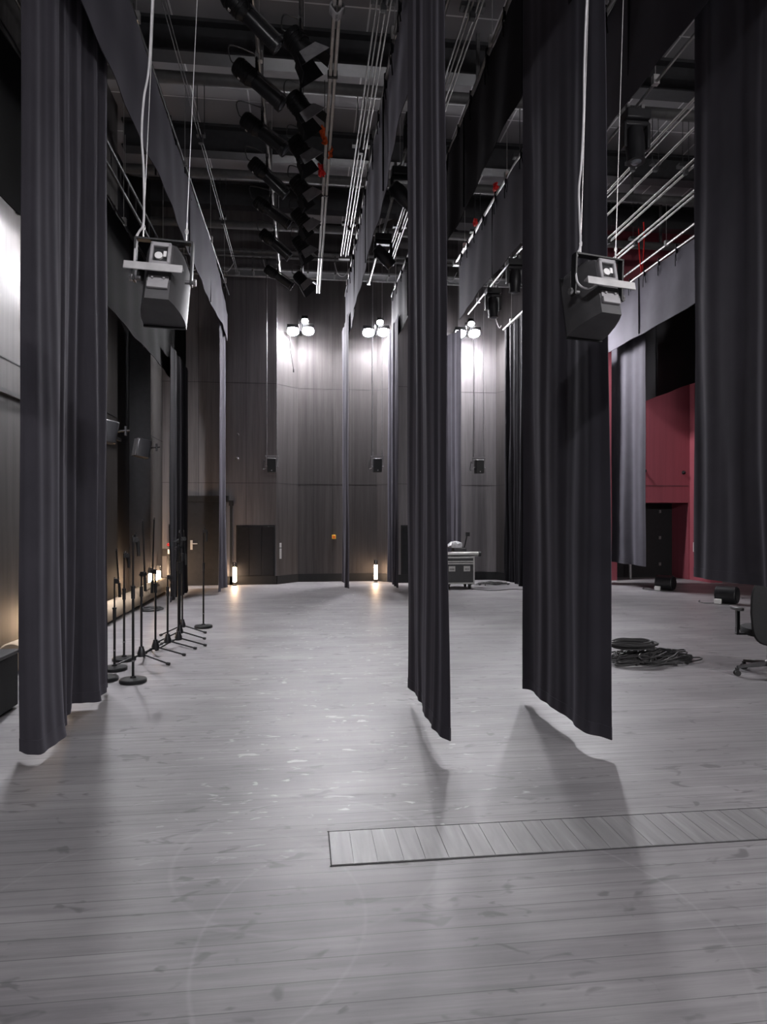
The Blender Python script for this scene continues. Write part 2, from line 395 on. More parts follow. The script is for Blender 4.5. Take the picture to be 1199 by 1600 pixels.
# ------------------------------------------------------------------ curtains
def resample(pts, n):
    pts = [Vector((p[0], p[1])) for p in pts]
    L = [0.0]
    for a, b in zip(pts, pts[1:]): L.append(L[-1] + (b - a).length)
    out = []
    j = 0
    for i in range(n):
        s = L[-1] * i / (n - 1)
        while j < len(L) - 2 and L[j + 1] < s: j += 1
        t = 0 if L[j + 1] == L[j] else (s - L[j]) / (L[j + 1] - L[j])
        out.append(pts[j].lerp(pts[j + 1], t))
    return out, L[-1]
def curtain_sheet(profile, za, zb, z0, z1, flare, seed, amp, lam, thick, rows, cols):
    """profile runs from the far edge to the near edge; folds deepen towards the hem"""
    rnd = random.Random(seed)
    sp = smooth_path([(p[0], p[1], 0) for p in profile], 10)
    base, L = resample([(p.x, p.y) for p in sp], cols)
    far = base[0]
    ph = [rnd.uniform(0, 6.28) for _ in range(6)]
    kn, ss, up_ = [], -0.4, 1
    while ss < L + 0.6:
        kn.append((ss, up_ * rnd.uniform(0.25, 1.0))); up_ = -up_; ss += lam * 0.5 * rnd.uniform(0.45, 1.75)
    def fold(x):
        for (a, ha), (b, hb) in zip(kn, kn[1:]):
            if a <= x < b:
                q = (x - a) / (b - a); q = q * q * (3 - 2 * q); return ha + (hb - ha) * q
        return 0.0
    lm = [lam * rnd.uniform(0.85, 1.15), lam * 0.47 * rnd.uniform(0.9, 1.1), lam * 0.21 * rnd.uniform(0.9, 1.1), lam * 2.3]
    vs, fs = [], []
    for r in range(rows + 1):
        z = za + (zb - za) * r / rows
        t = (z - z0) / (z1 - z0)                        # 0 at the hem, 1 at the top
        kk = 1 - (1 - flare) * min(1, t * 1.3)
        st = 0.93 * min(1, max(0, t)) ** 0.45
        row = [far + ((p.lerp(base[0].lerp(base[-1], i / (cols - 1)), st)) - far) * kk for i, p in enumerate(base)]
        F, B = [], []
        for i, p in enumerate(row):
            a, b = row[max(i - 1, 0)], row[min(i + 1, cols - 1)]
            d = (b - a).normalized(); nrm = Vector((d.y, -d.x))
            s = L * i / (cols - 1)
            e = min(1, min(i, cols - 1 - i) / (0.05 * cols))
            w = fold(s + 0.03 * math.sin(0.9 * z + ph[4]) + 0.015 * math.sin(2.3 * z + 4 * s))
            off = amp * (w * (0.85 + 0.25 * math.sin(s * 2 + ph[5] + 0.4 * z)) + 0.12 * math.sin(6.283 * s / lm[1] + ph[1] + 0.5 * math.sin(0.8 * z)) + 0.5 * math.sin(6.283 * s / lm[3] + ph[3]))
            off *= (0.5 + 0.5 * e) * (1.0 - 0.35 * t)
            off += 0.008 * math.sin(2.1 * z + ph[4] + 5 * s) * (1 - t)
            q = p + nrm * off
            F.append(Vector((q.x + nrm.x * thick, q.y + nrm.y * thick, z))); B.append(Vector((q.x - nrm.x * thick, q.y - nrm.y * thick, z)))
        vs += F + B[::-1]
    n = 2 * cols
    for r in range(rows):
        for i in range(n): fs.append((r * n + i, r * n + (i + 1) % n, (r + 1) * n + (i + 1) % n, (r + 1) * n + i))
    for r in (0, rows):
        for i in range(cols - 1): fs.append((r * n + i, r * n + i + 1, r * n + n - 2 - i, r * n + n - 1 - i))
    return vs, fs
def curtain(label, profile, z0, z1, flare=1.0, seed=1, amp=0.035, lam=0.3, mat='serge', hem=0.085, cols=150, rows=26, group=None, name='leg_curtain'):
    t = thing(name, label, 'curtain', (profile[0][0], profile[0][1], z1), group=group)
    loc = Vector((profile[0][0], profile[0][1], z1))
    for nm, za, zb, th, rw_ in (('cloth', z0 + hem, z1, 0.0025, rows), ('hem', z0, z0 + hem, 0.005, 2)):
        vs, fs = curtain_sheet(profile, za, zb, z0, z1, flare, seed, amp, lam, th, rw_, cols)
        m_ = MB(); m_.add([v - loc for v in vs], fs); m_.build(nm, M[mat], t)
    return t
def prof_px(pts, z): return [tuple(floor_at(u, v, z)[:2]) for u, v in pts]
# the four near legs
leg_left = curtain('tall black leg curtain reaching the floor beside the microphone stands', prof_px([(168, 1074), (158, 1079), (156, 1095), (130, 1099), (106, 1104), (100, 1142), (72, 1176), (46, 1180), (29, 1174)], 0.055), 0.055, 6.75, 0.97, 3, 0.026, 0.34, cols=200)
leg_mid = curtain('narrow black leg curtain hanging alone in mid stage just above the floor', prof_px([(638, 1074), (650, 1088), (661, 1102), (669, 1122), (678, 1139), (690, 1150), (703, 1158)], 0.115), 0.115, 6.75, 0.90, 11, 0.018, 0.34)
leg_right = curtain('wide black leg curtain hanging behind the grey speaker with the tied cable', prof_px([(817, 1076), (832, 1080), (860, 1102), (885, 1122), (915, 1143), (940, 1150), (958, 1156)], 0.095), 0.095, 6.75, 0.93, 8, 0.019, 0.36, cols=170)
curtain('black leg curtain raised high off the floor above the office chair', [(3.53, 5.72), (3.50, 5.2), (3.55, 4.8), (3.50, 4.2), (3.52, 3.9)], 1.06, 6.75, 1.0, 5, 0.018, 0.34)
# far legs, near the back wall
curtain('thin far leg curtain hanging between the two warm floor lamps on the back wall', [(0.90, 15.6), (0.94, 15.1), (0.90, 14.6), (0.93, 14.1)], 0.10, 5.9, 1, 21, 0.035, 0.3, cols=80, group='far leg curtains')
curtain('thin far leg curtain directly right of the warm lamp in mid stage', [(1.98, 15.7), (2.02, 15.1), (1.98, 14.6), (2.0, 14.1)], 0.10, 5.9, 1, 22, 0.035, 0.3, cols=80, group='far leg curtains')
curtain('grey lit far leg curtain behind the flight case', [(3.44, 16.05), (3.56, 15.85), (3.56, 15.6), (3.66, 15.4)], 0.10, 6.0, 1, 23, 0.035, 0.26, cols=80, group='far leg curtains')
curtain('far leg curtain hanging beside the black door and vent panel', [(-1.76, 15.6), (-1.70, 15.1), (-1.77, 14.6), (-1.71, 14.1)], 0.06, 5.9, 1, 24, 0.035, 0.3, cols=80, group='far leg curtains')
curtain('very dark far leg curtain between the left wall and the black door', [(-2.42, 14.6), (-2.36, 13.9), (-2.44, 13.3), (-2.38, 12.5)], 0.06, 4.7, 1, 25, 0.04, 0.3, 'black_serge', cols=90, group='far leg curtains')
curtain('black gathered curtain on a bright track in front of the back wall', [(4.74, 15.5), (4.78, 14.9), (4.72, 14.2), (4.78, 13.3), (4.74, 12.6)], 0.10, 6.02, 1, 26, 0.06, 0.22, 'black_serge', cols=180, group='far leg curtains')
curtain('pale edge of a far leg curtain beside the red wall', [(6.98, 15.7), (7.02, 15.45), (6.98, 15.2)], 0.06, 5.6, 1, 27, 0.03, 0.25, cols=60, group='far leg curtains')
curtain('grey lit curtain hanging before the red wall and dark opening', [(7.42, 15.55), (7.38, 15.0), (7.46, 14.5), (7.40, 13.85)], 0.52, 6.0, 1, 31, 0.06, 0.85, cols=110, group='far leg curtains')

def border(label, X, y0, y1, zb, zt, seed, mat='serge', far_drop=0.0):
    t = thing('border_curtain', label, 'curtain', (X, y0, zt), group='border curtains')
    rnd = random.Random(seed)
    vs, fs = [], []
    cols, rows = 120, 8
    ph = rnd.uniform(0, 6)
    for r in range(rows + 1):
        a = r / rows
        F, B = [], []
        for i in range(cols):
            y = y1 + (y0 - y1) * i / (cols - 1)
            zlow = zb + 0.02 * math.sin(y * 0.9 + ph) + 0.008 * math.sin(y * 4.1)
            ztop = zt - far_drop * max(0, (y - (y1 - 2.2)) / 2.2)
            z = zlow + (ztop - zlow) * a
            d = 0.014 * math.sin(y * 2.3 + ph) * (1 - a) + 0.007 * math.sin(y * 7.3 + ph + z) + 0.012 * math.sin(y * 1.1 + z * 2)
            F.append(Vector((d - 0.004, y - y0, z - zt))); B.append(Vector((d + 0.004, y - y0, z - zt)))
        vs += F + B[::-1]
    n = 2 * cols
    for r in range(rows):
        for i in range(n): fs.append((r * n + i, r * n + (i + 1) % n, (r + 1) * n + (i + 1) % n, (r + 1) * n + i))
    for r in (0, rows):
        for i in range(cols - 1): fs.append((r * n + i, r * n + i + 1, r * n + n - 2 - i, r * n + n - 1 - i))
    m_ = MB(); m_.add(vs, fs); m_.build('cloth', M[mat], t)
    y = y0 + 1.2
    while y < y1 - 0.4:
        s_ = MB(); s_.box((-0.012, y - y0, (zb - zt) / 2), (0.02, 0.012, (zt - zb) * 0.98)); y += 2.3
        s_.build('seam', M['black_serge'], t)
    # ribbon ties along the heading
    proto = None; y = y0 + 0.3
    while y < y1 - 0.2:
        if proto is None:
            q = MB(); q.box((-0.012, 0, 0.02), (0.03, 0.03, 0.12)); q.tube([(-0.02, 0, 0), (-0.03, 0.02, -0.09), (-0.022, 0.03, -0.2)], 0.007, 5); q.tube([(-0.02, 0, 0), (-0.03, -0.03, -0.07), (-0.022, -0.04, -0.15)], 0.007, 5)
            o = proto = q.build('tie', M['black_serge'], t)
        else:
            o = proto.copy(); COL.objects.link(o); o.parent = t
        o.location = (0, y - y0, 0); o.rotation_euler = (0, 0, rnd.uniform(-0.5, 0.5)); o.scale = (1, 1, rnd.uniform(0.7, 1.5))
        y += 0.62 + rnd.uniform(-0.12, 0.12)
    return t
border('long dark border curtain above the left leg, passing behind the left speaker', -1.68, 2.2, 15.35, 5.53, 6.58, 1, far_drop=0.45)
border('low border curtain coloured black as unlit in the gap beside the left wall', -2.52, 3.0, 14.8, 4.30, 5.70, 2, 'shade_black')  # unlit band beside the wall put into the cloth colour
border('dark border curtain running above the narrow mid stage leg', 0.96, 2.2, 15.1, 5.50, 6.65, 3)
border('black border curtain seen between the narrow leg and the wide leg', 2.02, 2.5, 15.2, 5.50, 6.65, 4, 'black_serge')  # shadow on this border put into its darker cloth colour
border('dark border curtain behind the wide leg, under the orange flagged bars', 3.05, 2.5, 13.0, 5.50, 6.68, 5)
border('added black sheet standing for the shadow high on the red wall', 8.5, 5.0, 16.05, 4.52, 6.6, 7, 'shade_black')  # sheet added to block light and darken the upper red wall
border('pale grey lit border curtain below the red straps', 7.12, 5.5, 15.4, 5.50, 6.72, 6)

# batten pipes that carry the borders and legs
def batten(label, X, Z, y0, y1, r=0.024, mat='alu', clamps=()):
    t = thing('batten_pipe', label, 'pipe', (X, y0, Z), group='batten pipes')
    m_ = MB(); m_.cyl((0, 0, 0), (0, y1 - y0, 0), r, n=12); m_.build('pipe', M[mat], t)
    for yc in clamps:
        h_ = MB(); h_.box((0, yc - y0, 0.03), (0.07, 0.06, 0.10)); h_.cyl((0, yc - y0, 0.05), (0, yc - y0, 7.82 - Z), 0.004, n=6); h_.build('hanging_wire', M['wire'], t)
    return t
CL = (4.25, 7.05, 9.85, 12.52, 14.67)
batten('dark pipe carrying the border above the left leg', -1.68, 6.63, 2.0, 15.5, 0.016, 'beam', CL)
batten('thin pipe carrying the low border by the left wall', -2.52, 5.74, 3.0, 15.0, 0.02, 'black_metal', CL)
batten('pipe along the top of the border above the narrow leg', 0.96, 6.70, 2.0, 15.5, 0.022, 'steel', CL)
batten('pipe over the black border between the narrow and wide legs', 2.02, 6.70, 2.0, 15.4, 0.022, 'steel', CL)
batten('bright pipe along the top of the border under the orange flags', 3.05, 6.73, 2.0, 13.2, 0.022, 'alu', CL[:4])
batten('bright upper pipe over the pale grey border by the red straps', 7.12, 6.98, 5.0, 15.6, 0.024, 'alu', (7.05, 9.85, 12.52, 14.67))
batten('lower bright pipe tied along the top of the pale grey border', 7.12, 6.76, 5.0, 15.6, 0.022, 'alu')
batten('long bright pipe carrying the moving heads, its end before the back wall', 3.88, 6.42, 3.0, 15.6, 0.017, 'alu', CL)
batten('pipe carrying the two moving heads beside the mid border', 1.42, 6.72, 3.0, 14.6, 0.024, 'alu', CL)
batten('slim pipe carrying the raised leg curtain above the office chair', 3.52, 6.79, 2.0, 9.0, 0.02, 'black_metal', CL[:2])
batten('bright curtain track above the gathered black curtain', 4.75, 6.08, 12.3, 15.6, 0.026, 'alu', (13.0, 15.0))

# fly tracks: parallel extruded bars high under the beams
def fly_track(label, X, Z, y0, y1, nbar=4, gap=0.05, r=0.011, mat='alu'):
    t = thing('fly_track', label, 'track', (X, y0, Z), group='overhead fly tracks')
    for i in range(nbar):
        m_ = MB(); m_.cyl(((i - (nbar - 1) / 2) * gap, 0, 0.02 * (i % 2)), ((i - (nbar - 1) / 2) * gap, y1 - y0, 0.02 * (i % 2)), r, n=10); m_.build('bar', M[mat], t)
    for yc in (4.25, 7.05, 9.85, 12.52):
        if y0 < yc < y1:
            h_ = MB(); h_.box((0, yc - y0, 0.07), (nbar * gap + 0.06, 0.10, 0.05)); h_.cyl((-0.05, yc - y0, 0.08), (-0.05, yc - y0, 7.8 - Z), 0.006, n=6); h_.cyl((0.05, yc - y0, 0.08), (0.05, yc - y0, 7.8 - Z), 0.006, n=6)
            h_.box((0, yc - y0, 0.0), (0.06, 0.06, 0.12)); h_.build('hanger', M['beam'], t)
    b_ = MB(); b_.box((0, y1 - y0, 0.01), (nbar * gap + 0.03, 0.10, 0.09)); b_.build('end_block', M['steel'], t)
    return t
fly_track('bright four bar fly track right of the single white pole', 0.84, 7.0, 2.4, 14.0)
fly_track('bright fly track seen beside the mid border and moving heads', 1.80, 7.0, 2.4, 14.2)
fly_track('bundle of bright bars with orange flags left of the wide leg', 3.30, 6.98, 2.4, 14.0, 5)
fly_track('bright bars above the long moving head pipe near the back wall', 4.02, 7.0, 2.4, 14.6)
fly_track('uppermost fly track in the gap right of the wide leg', 5.05, 7.0, 4.0, 14.4, 3)
fly_track('second fly track down in the gap right of the wide leg', 5.42, 7.02, 4.0, 14.4, 2)
fly_track('third fly track down in the gap right of the wide leg', 5.92, 7.0, 4.0, 14.4, 4)
fly_track('lowest fly track above the right speaker', 6.48, 7.0, 4.0, 14.0, 4)
fly_track('thin pair of lift lines over the left border curtain', -1.46, 7.0, 2.4, 15.2, 2, 0.03, 0.006, 'steel')
# single white pole
po = thing('lighting_pole', 'single bright double tube pole pointing at the camera, its end free', 'pole', (0.30, 2.6, 6.20))
for dx in (-0.024, 0.024):
    m_ = MB(); m_.box((dx, 5.6, 0), (0.036, 11.2, 0.055)); m_.build('tube', M['alu'], po, bevel=0.006)
for yy in (1.9, 4.4, 7.0, 9.3):
    m_ = MB(); m_.box((0, yy, 0.0), (0.105, 0.03, 0.07)); m_.cyl((0, yy, 0.03), (0, yy, 1.62), 0.004, n=6); m_.build('clamp', M['black_metal'], po)
bundle = MB()
for i in range(5): bundle.tube(smooth_path([(0.30 + 0.06 * math.cos(a), 6.05 + 0.02 * i + 0.02 * math.sin(3 * a), 6.20 + 0.06 * math.sin(a)) for a in [k * PI / 4 for k in range(8)]], 4, True), 0.010, 6, closed=True)
tag(bundle.build('cable_wrap', M['cable_grey']), 'grey cable wrapped round the bright pole near the top', 'cable')
def strap(label, pts, r, mat, nm='strap'):
    m_ = MB()
    for p in pts: m_.tube(smooth_path(p, 5), r, 6)
    return tag(m_.build(nm, M[mat]), label, 'strap')
def knot(c, s): 
    rr = random.Random(int(c[1] * 100)); out = []
    for k in range(6):
        out.append([(c[0] + rr.uniform(-s, s) * 0.5, c[1] + rr.uniform(-s, s), c[2] + rr.uniform(-s, s)) for _ in range(5)])
    return out
strap('orange strap tied round the bright pole, the upper one', knot((0.24, 8.15, 6.20), 0.09), 0.014, 'orange')
strap('red orange strap tied round the bright pole, the lower one', knot((0.24, 8.9, 6.17), 0.08), 0.014, 'red_strap')
strap('smaller orange band round the bright pole between two straps', knot((0.34, 8.45, 6.18), 0.06), 0.012, 'orange')
strap('red flag of strap hanging on top of the bar bundle by the wide leg', [[(3.14, 8.95, 7.32), (3.12, 8.95, 7.2), (3.10, 8.92, 7.02)], [(3.14, 8.95, 7.30), (3.08, 8.95, 7.15), (3.05, 8.9, 7.05)], [(3.14, 8.96, 7.28), (3.13, 8.96, 7.1), (3.13, 8.9, 6.98)]], 0.02, 'orange')
strap('red tape wrapped midway down the bar bundle', knot((3.12, 10.7, 7.0), 0.07), 0.013, 'red_strap')
strap('red tape wrapped low on the bar bundle', knot((3.12, 12.0, 7.0), 0.06), 0.013, 'red_strap')
strap('pair of bright red straps hanging above the pale grey border', [[(7.10, 13.6, 7.75), (7.09, 13.55, 7.3), (7.12, 13.5, 6.75)], [(7.22, 13.6, 7.9), (7.2, 13.55, 7.4), (7.14, 13.5, 6.78)]], 0.014, 'red_strap')

# catwalk steel along the back wall
cw = thing('catwalk_truss', 'steel catwalk rails and tray running along the top of the back wall', 'truss', (0, 15.4, 7.2))
for z, y, r in ((0.0, 0.0, 0.03), (0.28, 0.0, 0.03), (0.0, 0.45, 0.03), (0.5, 0.3, 0.05)):
    m_ = MB(); m_.cyl((-3.2, y, z), (7.4, y, z), r, n=12); m_.build('rail', M['steel'], cw)
m_ = MB(); m_.box((2.1, 0.25, 0.02), (10.6, 0.4, 0.03)); m_.build('deck', M['beam'], cw)
st = MB(); st.box((0, 0, 0.15), (0.035, 0.05, 0.42)); st.box((0, 0.22, 0.0), (0.035, 0.45, 0.04))
p0 = None
x = -3.0
while x < 7.3:
    if p0 is None: o = p0 = st.build('stanchion', M['beam_grey'], cw)
    else:
        o = p0.copy(); COL.objects.link(o); o.parent = cw
    o.location = (x, 0, 0); x += 0.62
for x in (-2.2, 0.0, 1.2, 3.4, 5.5):
    pass
lb = MB()
for x in (-2.6, -1.9, -0.9, 0.7, 1.05, 2.6, 3.2, 4.3): lb.tube(smooth_path([(x, -0.05, 0.2), (x + 0.08, -0.12, -0.08), (x + 0.22, -0.12, -0.12), (x + 0.35, -0.05, 0.1)], 5), 0.009, 6)
lb.build('loose_cable', M['cable_grey'], cw)
# ladder truss above the left wall side
lt = thing('ladder_truss', 'dark ladder truss high along the left wall', 'truss', (-2.92, 4.0, 6.9))
for dz in (0, 0.32):
    m_ = MB(); m_.cyl((0, 0, dz), (0, 11.5, dz), 0.025); m_.build('chord', M['beam'], lt)
p0 = None
for k in range(23):
    if p0 is None:
        q = MB(); q.cyl((0, 0, 0), (0, 0, 0.32), 0.014, n=8); o = p0 = q.build('rung', M['beam_grey'], lt)
    else: o = p0.copy(); COL.objects.link(o); o.parent = lt
    o.location = (0, 0.2 + k * 0.5, 0)
m_ = MB()
for y in (1.0, 4.0, 7.5, 10.5): m_.cyl((0, y, 0.3), (0, y, 1.0), 0.005, n=6)
m_.build('hanging_wire', M['wire'], lt)

# ------------------------------------------------------------------ spotlights
batten('light grey pipe on the left carrying the profile spotlights', -0.455, 6.33, 3.0, 13.2, 0.024, 'alu', CL[:4])
batten('second pipe just right carrying the barn door spotlights', -0.02, 6.33, 3.0, 13.4, 0.024, 'steel', CL[:4])
def aim(d): return Vector(d).normalized().to_track_quat('X', 'Z').to_euler()
def axis_rot(d):
    return Vector(d).normalized().to_track_quat('Z', 'Y').to_matrix()
def make_profile(label, loc, d):
    t = thing('profile_spotlight', label, 'spotlight', loc, group='profile spotlights'); t.scale = (0.8, 0.8, 0.8)
    R = axis_rot(d).to_4x4()
    m_ = MB(); m_.lathe([(0.05, -0.34), (0.10, -0.33), (0.115, -0.30), (0.115, -0.10), (0.095, -0.06), (0.09, -0.03)], 20, R)
    for k in range(5): m_.lathe([(0.122, -0.28 + k * 0.04), (0.122, -0.268 + k * 0.04)], 20, R)
    m_.build('lamp_housing', M['black_metal'], t)
    m_ = MB(); m_.lathe([(0.082, -0.04), (0.085, -0.02), (0.085, 0.34), (0.098, 0.345), (0.098, 0.40), (0.09, 0.40)], 22, R); m_.build('barrel', M['black_gloss'], t)
    m_ = MB(); m_.lathe([(0.088, 0.385), (0.06, 0.405), (0.02, 0.412)], 22, R); m_.build('lens', M['lens'], t)
    m_ = MB(); m_.box((0, 0.115, 0.12), (0.03, 0.02, 0.5), None, R); m_.box((0.0, 0.10, 0.33), (0.05, 0.05, 0.02), None, R); m_.build('slide_rail', M['steel'], t)
    m_ = MB(); m_.tube(smooth_path([(0, 0.135, 0), (0, 0.14, 0.16), (0, 0.09, 0.27), (0, 0, 0.29), (0, -0.09, 0.27), (0, -0.14, 0.16), (0, -0.135, 0)], 4), 0.014, 6); m_.build('yoke', M['black_metal'], t)
    m_ = MB(); m_.box((0, 0, 0.33), (0.05, 0.06, 0.09)); m_.cyl((0, 0, 0.28), (0, 0, 0.4), 0.012); m_.build('clamp', M['steel'], t)
    e = R @ Vector((0, 0, -0.34))
    m_ = MB(); m_.tube(smooth_path([e, e + Vector((-0.06, 0, 0.05)), e + Vector((-0.07, 0.02, 0.25)), (-0.02, 0.05, 0.40)], 6), 0.008, 6); m_.build('lead', M['cable'], t)
    m_ = MB(); m_.box((0.0, -0.118, -0.2), (0.035, 0.006, 0.03), None, R); m_.build('white_tag', M['white'], t)
    return t
def make_fresnel(label, loc, d):
    t = thing('barn_door_spotlight', label, 'spotlight', loc, group='barn door spotlights'); t.scale = (0.85, 0.85, 0.85)
    R = axis_rot(d).to_4x4()
    m_ = MB(); m_.lathe([(0.06, -0.2), (0.11, -0.18), (0.125, -0.12), (0.125, 0.06), (0.14, 0.065), (0.14, 0.10), (0.125, 0.10)], 22, R)
    for k in range(3): m_.lathe([(0.132, -0.12 + k * 0.045), (0.132, -0.105 + k * 0.045)], 22, R)
    m_.build('lamp_housing', M['black_metal'], t)
    m_ = MB(); m_.lathe([(0.12, 0.08), (0.09, 0.095), (0.03, 0.105)], 22, R); m_.build('lens', M['lens'], t)
    for k, (ang, op) in enumerate(((0, 0.5), (PI / 2, 0.25), (PI, 0.5), (-PI / 2, 0.25))):
        m_ = MB(); A = R @ Matrix.Rotation(ang, 4, 'Z') @ Matrix.Translation((0.14, 0, 0.10)) @ Matrix.Rotation(op, 4, 'Y')
        w0, w1, hh = 0.11, (0.16 if k % 2 == 0 else 0.10), 0.19
        m_.add([(-0.003, -w0, 0), (-0.003, w0, 0), (-0.003, w1, hh), (-0.003, -w1, hh), (0.003, -w0, 0), (0.003, w0, 0), (0.003, w1, hh), (0.003, -w1, hh)],
               [(0, 1, 2, 3), (7, 6, 5, 4), (0, 4, 5, 1), (1, 5, 6, 2), (2, 6, 7, 3), (3, 7, 4, 0)], A)
        m_.build('barn_door', M['plate_grey'] if k == 2 else M['black_metal'], t)
    m_ = MB(); m_.tube(smooth_path([(0, 0.15, -0.02), (0, 0.155, 0.16), (0, 0.09, 0.25), (0, 0, 0.26), (0, -0.09, 0.25), (0, -0.155, 0.16), (0, -0.15, -0.02)], 4), 0.014, 6); m_.build('yoke', M['black_metal'], t)
    m_ = MB(); m_.box((0, 0, 0.30), (0.05, 0.06, 0.09)); m_.build('clamp', M['steel'], t)
    e = R @ Vector((0, 0, -0.2))
    m_ = MB(); m_.tube(smooth_path([e, e + Vector((-0.08, 0, 0.02)), e + Vector((-0.06, 0.03, 0.2)), (-0.03, 0.05, 0.35)], 6), 0.008, 6); m_.build('lead', M['cable'], t)
    return t
ords = ['first', 'second', 'third', 'fourth', 'fifth', 'sixth', 'seventh']
ya = [6.05, 6.95, 7.85, 8.85, 9.85, 11.0, 12.5]
for i, y in enumerate(ya):
    rr = random.Random(40 + i)
    lab = 'black profile spotlight, %s from the camera in the left row' % ords[i] if i else 'large black profile spotlight nearest the camera, tag on its tail, in the left row'
    if i == 6: lab = 'black profile spotlight hanging last in the left row, before the back wall'
    make_profile(lab, (-0.47, y, 6.02), (0.8 + rr.uniform(-.06, .06), 0.12 + rr.uniform(-.12, .12), -0.56 + rr.uniform(-.08, .08)))
yb = [6.4, 7.35, 8.2, 9.15, 10.1, 11.1, 12.7]
for i, y in enumerate(yb):
    rr = random.Random(80 + i)
    lab = 'black spotlight with open barn doors, %s from the camera in the right row' % ords[i]
    if i == 0: lab = 'nearest barn door spotlight, pale flap open, beside the largest profile light'
    if i == 6: lab = 'barn door spotlight hanging last, left of the free end of the bright pole'
    make_fresnel(lab, (-0.03, y, 6.04), (0.62 + rr.uniform(-.1, .1), 0.05 + rr.uniform(-.15, .15), -0.75))
def make_moving(label, loc, d, s=1.0):
    t = thing('moving_head_light', label, 'spotlight', loc, group='moving head lights')
    m_ = MB(); m_.box((0, 0, 0.05), (0.30 * s, 0.22 * s, 0.12)); m_.build('base', M['black_plastic'], t, bevel=0.015)
    m_ = MB(); m_.box((0, 0, -0.04), (0.30 * s, 0.12, 0.06)); 
    for sx in (-1, 1): m_.box((sx * 0.145 * s, 0, -0.18), (0.045, 0.12, 0.30))
    m_.build('yoke', M['black_plastic'], t, bevel=0.015)
    m_ = MB(); R = Matrix.Translation((0, 0, -0.26)) @ axis_rot(d).to_4x4()
    m_.lathe([(0.05, -0.2), (0.09, -0.18), (0.11, -0.08), (0.112, 0.05), (0.10, 0.18), (0.105, 0.20), (0.105, 0.23), (0.09, 0.23)], 20, R); m_.build('head', M['black_plastic'], t)
    m_ = MB(); m_.lathe([(0.088, 0.21), (0.05, 0.24), (0.01, 0.245)], 20, R); m_.build('lens', M['lens'], t)
    m_ = MB()
    for sx in (-1, 1): m_.box((sx * 0.09, 0, 0.15), (0.04, 0.05, 0.10))
    m_.build('clamp', M['steel'], t)
    return t
make_moving('moving head light hanging high in the gap right of the wide leg', (3.90, 7.55, 6.28), (0.0, -0.1, -1))
make_moving('moving head light beside the top edge of the wide leg', (3.90, 8.75, 6.28), (0.1, 0.0, -1))
make_moving('moving head light in silhouette under the bright bars', (3.90, 12.1, 6.26), (0, 0.1, -1))
make_moving('small moving head hanging lowest before the lit back wall', (3.88, 13.5, 6.20), (0.05, 0, -1))
make_moving('tilted moving head half hidden by the narrow leg', (1.42, 9.7, 6.56), (0.75, 0.2, -0.6))
make_moving('tilted moving head beneath the beam beside the mid border end', (1.42, 12.0, 6.56), (0.7, 0.2, -0.65))
make_moving('moving head cut off by the narrow leg near the top', (1.42, 8.4, 6.56), (0.3, 0.2, -0.9))

# ------------------------------------------------------------------ floodlights on the walls
def make_flood(label, loc, rz=0.0, small=True, mat='flood', tilt=63):
    """local -Y looks into the room"""
    t = thing('floodlight', label, 'light', loc, (0, 0, rz), group='wall floodlights')
    m_ = MB(); m_.box((0, 0.36, 0), (0.5, 0.05, 0.06)); m_.box((0, 0.30, 0.0), (0.05, 0.44, 0.05)); m_.box((0, 0.18, 0.12), (0.04, 0.04, 0.3)); m_.build('bracket', M['black_metal'], t)
    for sx, dz, w, hh in ((-0.18, -0.06, 0.30, 0.22), (0.18, -0.04, 0.30, 0.22)) + (((0.10, 0.20, 0.20, 0.12),) if small else ()):
        R = Matrix.Translation((sx, 0.04, dz)) @ Matrix.Rotation(math.radians(tilt), 4, 'X')     # tips the -Y face downwards
        m_ = MB(); m_.box((0, 0.063, 0), (hh * 1.3, 0.10, hh * 1.3), None, R); h_ = m_.build('lamp_head', M['black_metal'], t, bevel=0.01)
        m_ = MB(); m_.lathe([(hh * 0.62, 0.0), (hh * 0.62, 0.012)], 24, R @ Matrix.Translation((0, 0.012, 0)) @ Matrix.Rotation(PI / 2, 4, 'X')); m_.build('glowing_lens', M[mat], h_)
    return t
make_flood('bright floodlight cluster on the back wall left of the first far leg', tuple(depth_at(470, 514, 16.22)))
make_flood('bright floodlight cluster on the back wall right of the first far leg', tuple(depth_at(588, 516, 16.22)))
make_flood('bright floodlight cluster on the back wall right of the narrow leg', tuple(depth_at(731, 518, 16.22)))
make_flood('floodlight on the back wall hidden behind the wide leg curtain', (6.1, 15.66, 6.05))
make_flood('floodlight on the left wall hidden behind the left leg curtain', (XL + 0.53, 8.15, 5.1), PI / 2, True, 'flood_weak', 72)
make_flood('second floodlight on the left wall behind the left leg curtain, the farther one', (XL + 0.53, 9.95, 5.0), PI / 2, True, 'flood_low', 72)
make_flood('floodlight high on the wall behind the viewer, left one', (-1.0, -2.7, 5.6), PI, True, 'flood_weak')
make_flood('floodlight high on the wall behind the viewer, right one', (3.2, -2.7, 5.6), PI, True, 'flood_low')

make_flood('added unseen fill floodlight behind the viewer, far to the right', (6.8, -2.7, 5.8), PI - 0.35, True, 'flood_fill')  # unseen lamp added to brighten the right side of the floor
